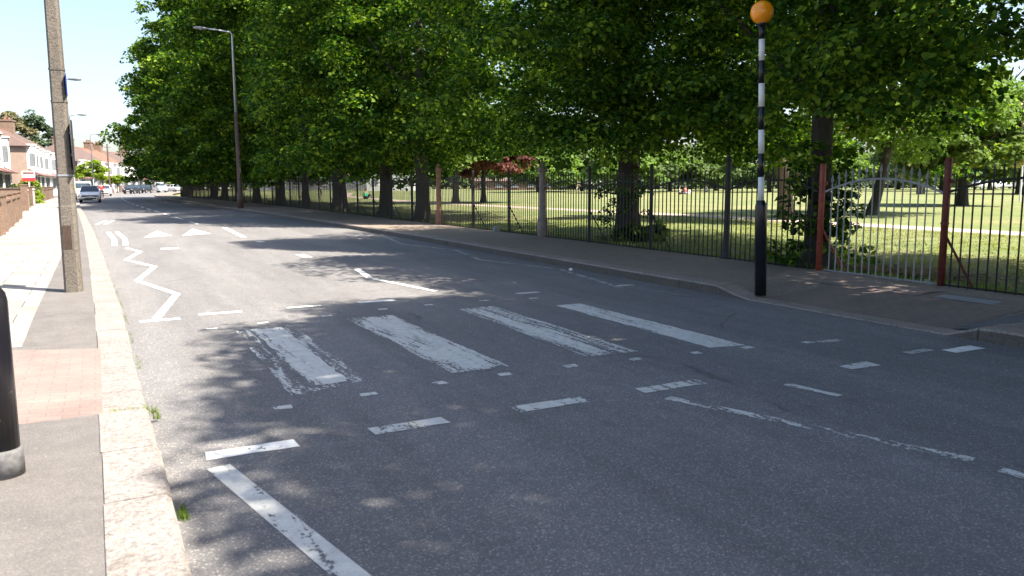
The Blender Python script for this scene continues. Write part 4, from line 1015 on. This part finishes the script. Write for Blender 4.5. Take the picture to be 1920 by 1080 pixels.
# white gabled house facing down the road
e = empty('gabled_house', (12.0, 221, .1), 0, 'white gabled house closing the view at the bend', 'house')
b = MB(); b.box(0, 0, 0, 8, 9, 5); b.poly([(0, 0, 5), (8, 0, 5), (4, 0, 8.4)]); b.build('wall', 'render_w', e)
b = MB(); b.poly([(-.4, -.3, 4.7), (4, -.3, 8.5), (4, 9, 8.5), (-.4, 9, 4.7)]); b.poly([(8.4, -.3, 4.7), (8.4, 9, 4.7), (4, 9, 8.5), (4, -.3, 8.5)]); b.build('roof', 'tile', e)
b = MB(); b.box(-.6, -1.4, 2.5, 8.6, -.01, 2.8); b.build('canopy', 'tile_r', e)
for X in (1.5, 4.5):
    b = MB(); b.box(X, -.06, 3.3, X+1.8, -.01, 4.6); wn_ = b.build('window', 'glass', e)
    b = MB(); b.box(X-.1, -.1, 3.2, X+1.9, -.061, 3.3); b.box(X-.1, -.1, 4.6, X+1.9, -.061, 4.7); b.box(X+.85, -.1, 3.3, X+.95, -.061, 4.6); b.build('window_frame', 'white', wn_)
    b = MB(); b.box(X, -.06, .5, X+1.8, -.01, 2.2); b.build('window', 'glass', e)
house((24, 214), (31, 219), 'terraced house right of the white gable, mostly behind leaves', chim=(.1, .9))

# front boundary walls
def gwall(x0, y0, x1, y1, h, m, label, pier=True, cap='tile', t=.22):
    L = math.dist((x0, y0), (x1, y1)); a = math.atan2(y1-y0, x1-x0)
    e = empty('garden_wall', (x0, y0, .1), a, label, 'garden wall', 'front garden walls')
    b = MB(); b.box(0, 0, 0, L, t, h); b.build('wall', m, e)
    b = MB(); b.box(-.02, -.04, h, L+.02, t+.04, h+.07); b.build('coping', cap, e)
    if pier:
        for X in ([0, L] if L < 8 else [0, L*.33, L*.66, L]):
            b = MB(); b.box(X-.17, -.06, 0, X+.17, t+.06, h+.2); b.box(X-.2, -.09, h+.2, X+.2, t+.09, h+.27); b.build('pier', m if m != 'render_w' else 'brick', e)
    return e
gwall(-2.45, 15, -2.55, 28.5, .95, 'brick_y', 'long low brown brick garden wall at the left edge', t=.22)
gwall(-2.62, 30.3, -3.0, 41.5, .95, 'brick_y', 'brown brick garden wall ending at the driveway', cap='brick_y')
gwall(-9, 54, -3.65, 54, 1.25, 'brick_y', 'stock brick boundary wall facing the camera across the driveway', cap='tile')
gwall(-3.68, 54.4, -3.9, 61, 1.1, 'render_w', 'white painted garden wall nearest the red brick pier', cap='render_w')
gwall(-4.0, 66, -4.25, 73, 1.1, 'render_w', 'white painted garden wall in front of the bright bush', cap='render_w')
gwall(-4.2, 84, -4.1, 100, 1.0, 'brick', 'red brick garden wall far behind the concrete column')
for i, (x0, y0, x1, y1) in enumerate([(-1.3, 148, .4, 156), (1.4, 160, 3.4, 169), (4.3, 173, 6.2, 181)]):
    gwall(x0, y0, x1, y1, 1.0, 'brick', ['red brick front wall behind the second silver car', 'red brick front wall behind the pedestrian in blue', 'red brick front wall behind the dark parked cars'][i])
# wheelie bins
for i, x in enumerate((-6.1, -5.2, -4.5)):
    e = empty('wheelie_bin', (x, 56.0, .12), .1*i, ['dark wheelie bin leftmost behind the boundary wall', 'dark wheelie bin in the middle behind the boundary wall', 'dark wheelie bin nearest the pier behind the boundary wall'][i], 'bin', 'wheelie bins')
    b = MB(); idx = []
    for z, s in ((.08, .22), (1.15, .29)):
        idx.append(len(b.v)); b.v += [(-s, -s, z), (s, -s, z), (s, s, z), (-s, s, z)]
    for k in range(4): b.f.append((idx[0]+k, idx[0]+(k+1) % 4, idx[1]+(k+1) % 4, idx[1]+k)); b.mi.append(0)
    b.f.append((idx[0], idx[0]+1, idx[0]+2, idx[0]+3)); b.mi.append(0); b.build('body', 'plastic', e)
    b = MB(); b.prism([(-.31, -.33), (.31, -.33), (.31, .33), (-.31, .33)], 1.155, 1.22); b.box(-.28, .33, 1.12, .28, .38, 1.18); b.build('lid', 'plastic', e)
    for s in (-1, 1):
        b = MB(); b.tube([(s*.2, .24, .1), (s*.26, .24, .1)], .1, 10); b.build('wheel', 'rubber', e)
# estate agent's board
e = empty('sale_board', (-4.35, 70, .1), 0, 'white and red board on a post above the garden wall', 'sign')
b = MB(); b.box(-.04, -.04, 0, .04, .04, 2.5); b.build('post', 'white', e)
b = MB(); b.box(-.42, -.07, 1.75, .42, -.045, 2.5); bd = b.build('board', 'signwhite', e)
b = MB(); b.box(-.42, -.075, 1.75, .42, -.071, 2.0); b.build('red_band', 'signred', bd)
b = MB(); b.box(-.36, -.075, 2.25, .36, -.071, 2.42); b.build('red_band', 'tile_r', bd)

# ------------------------------------------------------------------ cars
def car(loc, rz, paint_, label, van=False, grp='cars parked along the kerb'):
    """length along local x (nose +x)"""
    e = empty('parked_car', loc, rz, label, 'car', grp); Wd = .84
    if van: st = [(-2.2, .35, 1.35), (-2.15, .3, 1.85), (-1, .28, 1.9), (.6, .28, 1.88), (1.1, .28, 1.8), (1.7, .28, 1.15), (2.2, .3, .95), (2.35, .38, .6)]
    else: st = [(-2.0, .38, .85), (-1.92, .3, 1.05), (-1.6, .28, 1.08), (-.6, .27, 1.0), (.5, .27, .97), (1.1, .27, .95), (1.65, .28, .86), (1.95, .32, .68), (2.03, .4, .55)]
    b = MB(); rg = []
    for i, (x, z0, z1) in enumerate(st):
        k = .78 if i in (0, len(st)-1) else (.93 if i in (1, len(st)-2) else 1)
        w_ = Wd*k; rg.append(len(b.v))
        b.v += [(x, -w_*.94, z0), (x, -w_, z0+.18), (x, -w_*1.0, z0+(z1-z0)*.72), (x, -w_*.9, z1), (x, w_*.9, z1), (x, w_, z0+(z1-z0)*.72), (x, w_, z0+.18), (x, w_*.94, z0)]
    for i, j in zip(rg, rg[1:]):
        for k in range(8): b.f.append((i+k, i+(k+1) % 8, j+(k+1) % 8, j+k)); b.mi.append(0)
    b.f.append(tuple(rg[0]+k for k in range(8))); b.f.append(tuple(rg[-1]+k for k in range(8))); b.mi += [0, 0]
    body = b.build('body', paint_, e, True)
    md = body.modifiers.new('bevel', 'BEVEL'); md.width = .04; md.segments = 2; md.limit_method = 'ANGLE'
    if not van:   # cabin: glass below, roof above
        b = MB(); lo = [(-1.75, -.76), (1.0, -.76), (1.0, .76), (-1.75, .76)]; hi = [(-1.35, -.58), (.22, -.58), (.22, .58), (-1.35, .58)]
        i = len(b.v); b.v += [(x, y, 1.0 if x < 0 else .95) for x, y in lo]+[(x, y, 1.42) for x, y in hi]
        for k in range(4): b.f.append((i+k, i+(k+1) % 4, i+4+(k+1) % 4, i+4+k)); b.mi.append(0)
        b.build('cabin_glass', 'cglass', e)
        b = MB(); b.prism([(x*1.02, y*1.03) for x, y in hi], 1.42, 1.47); b.build('car_roof', paint_, e, True)
        b = MB()
        for y in (-1, 1):
            b.tube([(1.0, y*.77, .96), (.22, y*.59, 1.44)], .03, 6); b.tube([(-1.75, y*.77, 1.02), (-1.35, y*.59, 1.44)], .05, 6); b.tube([(-.3, y*.775, 1.0), (-.32, y*.595, 1.43)], .03, 6)
        b.build('pillars', paint_, e)
        fr = 2.035
    else:
        b = MB(); b.poly([(1.16, -.68, 1.7), (1.66, -.72, 1.2), (1.66, .72, 1.2), (1.16, .68, 1.7)]); o = b.build('windscreen', 'cglass', e); o.location = (.03, 0, .03)
        fr = 2.355
    for y in (-1, 1):
        b = MB(); b.lathe([(.02, 0), (.1, .01), (.13, .05)], 10); o = b.build('headlight', 'lamp_glass', e, True); o.location = (fr-.1, y*.55, .68); o.rotation_euler = (0, -PI/2-.5, 0); o.scale = (.8, 1.2, 1)
        b = MB(); b.box(.75, y*.86-.06, .95, .87, y*.86+.06, 1.07); b.build('wing_mirror', paint_, e)
        b = MB(); b.box(-(fr+.01), y*.6-.1, .7, -(fr-.08), y*.6+.1, .9); b.build('tail_light', 'cred2', e)
        for x in (-1.25, 1.3):
            b = MB(); b.tube([(x, y*.64, .31), (x, y*.83, .31)], .31, 18); wh = b.build('wheel', 'rubber', e)
            b = MB(); b.tube([(x, y*.83, .31), (x, y*.845, .31)], .19, 12); b.build('rim', 'galv', wh)
    b = MB(); b.box(fr-.06, -.45, .3, fr+.005, .45, .42); b.build('grille', 'plastic', e)
    b = MB(); b.box(fr-.02, -.26, .45, fr+.012, .26, .56); b.build('number_plate', 'white', e)
    return e
car((-.45, 81, 0), -PI/2, 'silver', 'silver hatchback facing the camera by the left kerb')
car((-1.15, 94, 0), -PI/2, 'wcar', 'pale van parked behind the silver hatchback', van=True)
car((1.1, 124, 0), -PI/2, 'silver', 'second silver car, parked beyond the street lamps')
car((5.4, 146, 0), math.radians(-112), 'bcar', 'black car parked at the start of the bend')
car((7.6, 155, 0), math.radians(-112), 'bcar', 'dark saloon parked behind the black car at the bend')
car((10.5, 165, 0), math.radians(-70), 'wcar', 'white van standing in the bend in front of the gabled house', van=True)
car((14.2, 176, 0), math.radians(-60), 'wcar', 'white car farthest round the bend, beside the railings')
for i, (px, d, m_) in enumerate([(1842, 128, 'wcar'), (1880, 132, 'silver'), (1918, 130, 'wcar')]):
    x, y = out(px, d); car((x, y, LZ), math.radians(-20), m_, ['white car beyond the lawn left of the goal', 'silver car beyond the lawn behind the goal', 'white car beyond the lawn at the right edge'][i], grp='cars beyond the park lawn')

# ------------------------------------------------------------------ people
def skin_body(name, joints, edges, mat_, parent, sub=1):
    me = bpy.data.meshes.new(name); names = list(joints)
    me.from_pydata([joints[k][0] for k in names], [(names.index(a), names.index(b)) for a, b in edges], [])
    o = bpy.data.objects.new(name, me); C.objects.link(o); o.parent = parent
    m = o.modifiers.new('skin', 'SKIN'); m.use_smooth_shade = True
    for i, k in enumerate(names):
        sv = me.skin_vertices[0].data[i]; sv.radius = joints[k][1] if isinstance(joints[k][1], tuple) else (joints[k][1],)*2
    me.skin_vertices[0].data[0].use_root = True
    s = o.modifiers.new('sub', 'SUBSURF'); s.levels = s.render_levels = sub
    me.materials.append(MT[mat_]); return o
def person(loc, rz, label, top, legs, pose='stand', grp='people in the park', hat=None):
    e = empty('person', loc, rz, label, 'person', grp)
    if pose in ('stand', 'walk'):
        s = .18 if pose == 'walk' else .05
        J = {'pelvis': ((0, 0, .95), (.15, .11)), 'waist': ((0, 0, 1.1), (.13, .1)), 'chest': ((0, -.0, 1.32), (.17, .12)), 'neck': ((0, 0, 1.5), .055), 'head0': ((0, -.01, 1.58), .08), 'head': ((0, -.01, 1.68), (.085, .1)), 'top': ((0, 0, 1.75), .06)}
        for sd, n in ((1, 'l'), (-1, 'r')):
            J.update({'hip'+n: ((.1*sd, 0, .88), .09), 'knee'+n: ((.11*sd, -s*sd-.02, .5), .062), 'ank'+n: ((.11*sd, -s*1.6*sd+.03, .09), .042), 'toe'+n: ((.12*sd, -s*1.6*sd-.13, .03), .035),
                      'sh'+n: ((.2*sd, 0, 1.42), .06), 'el'+n: ((.26*sd, s*sd, 1.14), .042), 'wr'+n: ((.27*sd, s*1.4*sd-.1, .9), .03), 'ha'+n: ((.265*sd, s*1.5*sd-.13, .81), (.02, .035))})
    else:   # seated on the ground, leaning back a little, legs forward (-y)
        J = {'pelvis': ((0, 0, .13), (.16, .13)), 'waist': ((0, .03, .3), (.13, .1)), 'chest': ((0, .05, .52), (.17, .12)), 'neck': ((0, .03, .7), .055), 'head0': ((0, .0, .78), .08), 'head': ((0, -.01, .87), (.085, .1)), 'top': ((0, 0, .94), .06)}
        for sd, n in ((1, 'l'), (-1, 'r')):
            up = .45 if sd > 0 else .14
            J.update({'hip'+n: ((.11*sd, -.06, .13), .095), 'knee'+n: ((.15*sd, -.45, up), .065), 'ank'+n: ((.13*sd, -.72, .08), .045), 'toe'+n: ((.14*sd, -.84, .12), .035),
                      'sh'+n: ((.2*sd, .05, .62), .06), 'el'+n: ((.27*sd, .12, .36), .042), 'wr'+n: ((.24*sd, .2 if sd < 0 else -.15, .12 if sd < 0 else .4), .032), 'ha'+n: ((.24*sd, .24 if sd < 0 else -.23, .04 if sd < 0 else .42), (.03, .03))})
    E = [('pelvis', 'waist'), ('waist', 'chest'), ('chest', 'neck'), ('neck', 'head0'), ('head0', 'head'), ('head', 'top')]
    for n in 'lr': E += [('pelvis', 'hip'+n), ('hip'+n, 'knee'+n), ('knee'+n, 'ank'+n), ('ank'+n, 'toe'+n), ('chest', 'sh'+n), ('sh'+n, 'el'+n), ('el'+n, 'wr'+n), ('wr'+n, 'ha'+n)]
    if pose == 'lie':
        for k in J: (x, y, z), r = J[k]; J[k] = ((x, y, z), r)
    skin_body('body', J, E, 'skin', e)
    grow = lambda r, a: tuple(x+a for x in (r if isinstance(r, tuple) else (r, r)))
    sub = lambda ks, a: {k: (J[k][0], grow(J[k][1], a)) for k in ks}
    skin_body('shirt', sub(['waist', 'pelvis', 'chest', 'shl', 'ell', 'shr', 'elr'], .018), [('pelvis', 'waist'), ('waist', 'chest'), ('chest', 'shl'), ('shl', 'ell'), ('chest', 'shr'), ('shr', 'elr')], top, e)
    skin_body('trousers', sub(['pelvis', 'hipl', 'kneel', 'ankl', 'hipr', 'kneer', 'ankr'], .014), [('pelvis', 'hipl'), ('hipl', 'kneel'), ('kneel', 'ankl'), ('pelvis', 'hipr'), ('hipr', 'kneer'), ('kneer', 'ankr')], legs, e)
    b = MB(); hx = J['head'][0]; b.lathe([(.1, -.03), (.105, .03), (.09, .08), (.05, .115), (.01, .12)], 12, (hx[0], hx[1]+.025, hx[2])); b.build('hair', hat or 'hair', e, True)
    return e
def pp_(px, d): x, y = out(px, d); return (x, y, LZ)
person(pp_(1083, 118), 1.2, 'person in white standing far out on the lawn', 'cwhite', 'cwhite', 'walk')
person(pp_(1273, 92), .9, 'person in a pale top sitting on the lawn, left of a pair', 'cwhite', 'cdark', 'sit')
person(pp_(1284, 92.5), .4, 'person in red sitting on the lawn, right of a pair', 'cred', 'cwhite', 'sit')
person(pp_(1322, 110), 2.2, 'person in white sitting alone farther out on the lawn', 'cwhite', 'ctan', 'sit')
person(pp_(689, 76), .3, 'person in green sitting under the lime trees', 'cgreen', 'cdark', 'sit')
person(pp_(789, 96), .3, 'person in a blue shirt standing beyond the flared trunk', 'cblue', 'cdark', 'walk')
person(pp_(603, 84), .3, 'person in dark clothes standing behind the shaded railings', 'cdark', 'cdark', 'stand')
person((-1.75, 75.5, .1), 0, 'person in a yellow high-visibility jacket half hidden by the concrete column', 'hivis', 'hivis', 'stand', grp='people on the left footpath')
person((.6, 98, .0), 0, 'person in red behind the silver hatchback', 'cred2', 'cdark', 'stand', grp='people on the left footpath')
person((2.6, 146, .1), .6, 'pedestrian in pale blue by the red brick front walls', 'cblue', 'cwhite', 'walk', grp='people on the left footpath')

# ------------------------------------------------------------------ other park things
x, y = out(1722, 84)
e = empty('park_lamp', (x, y, LZ), 0, 'slim grey post with a dark casing at its foot, far out on the lawn', 'post')
b = MB(); b.tube([(0, 0, 0), (0, 0, 3.2)], .06, 8); b.build('shaft', 'galv', e)
b = MB(); b.prism([(-.3, -.3), (.3, -.3), (.3, .3), (-.3, .3)], 0, 1.25); b.box(-.34, -.34, 1.25, .34, .34, 1.31); b.build('casing', 'plastic', e)
x, y = out(1908, 55)
e = empty('goal', (x, y, LZ), math.radians(-27-12), 'white football goal frame at the right edge of the lawn', 'goal')
b = MB(); b.tube([(0, 0, 0), (0, 0, 2.4)], .06, 8); b.build('goalpost', 'white', e)
b = MB(); b.tube([(5, 0, 0), (5, 0, 2.4)], .06, 8); b.build('goalpost', 'white', e)
b = MB(); b.tube([(-.06, 0, 2.44), (5.06, 0, 2.44)], .06, 8); b.build('crossbar', 'white', e)
# low buildings beyond the trees
def hut(px, d, w_, h, m, roof, label, dd=6, name='park_building'):
    x, y = out(px, d); e = empty(name, (x, y, LZ), -YAW, label, 'building')
    b = MB(); b.box(-w_/2, 0, 0, w_/2, dd, h); b.build('wall', m, e)
    b = MB(); b.poly([(-w_/2-.3, -.3, h), (w_/2+.3, -.3, h), (w_/2+.3, dd/2, h+h*.35), (-w_/2-.3, dd/2, h+h*.35)]); b.poly([(w_/2+.3, dd+.3, h), (-w_/2-.3, dd+.3, h), (-w_/2-.3, dd/2, h+h*.35), (w_/2+.3, dd/2, h+h*.35)]); b.poly([(-w_/2, 0, h), (-w_/2, dd, h), (-w_/2, dd/2, h*1.34)]); b.poly([(w_/2, 0, h), (w_/2, dd/2, h*1.34), (w_/2, dd, h)]); b.build('roof', roof, e)
    for k in range(max(1, int(w_/3))):
        X = -w_/2+1+k*3
        b = MB(); b.box(X, -.06, h*.35, X+1.2, -.01, h*.7); wn_ = b.build('window', 'glass', e)
        b = MB(); b.box(X-.06, -.1, h*.35-.08, X+1.26, -.061, h*.35); b.build('sill', 'white', wn_)
hut(735, 150, 9, 3.4, 'render_w', 'tile', 'pale low building glimpsed between lime trunks')
hut(600, 170, 30, 3.0, 'greyslab', 'tile', 'long grey building behind the shaded railings')
hut(1000, 152, 22, 1.7, 'brick', 'tile', 'low brown brick building across the lawn by the copper tree')
hut(1128, 152, 7, 1.2, 'render_w', 'render_w', 'small white shelter across the lawn')
# litter
for i, (x, y, z, l) in enumerate([(7.55, 12.3, 0, 'white scrap of litter in the park gutter'), (10.85, 7.65, LZ, 'white scrap of litter inside the gate'), (10.8, 13.2, LZ, 'white scrap of litter behind the railings')]):
    b = MB(); b.lathe([(.01, 0), (.035, .01), (.04, .035), (.015, .05)], 7, (x, y, z)); tag(b.build('litter_scrap', 'litter'), l, 'litter')
b = MB(); b.tube([(9.3, 5.25, .13), (9.18, 5.05, .135), (9.05, 4.98, .13)], .012, 5); tag(b.build('twig', 'bark'), 'dark twig lying on the footpath near the grey slabs', 'twig')
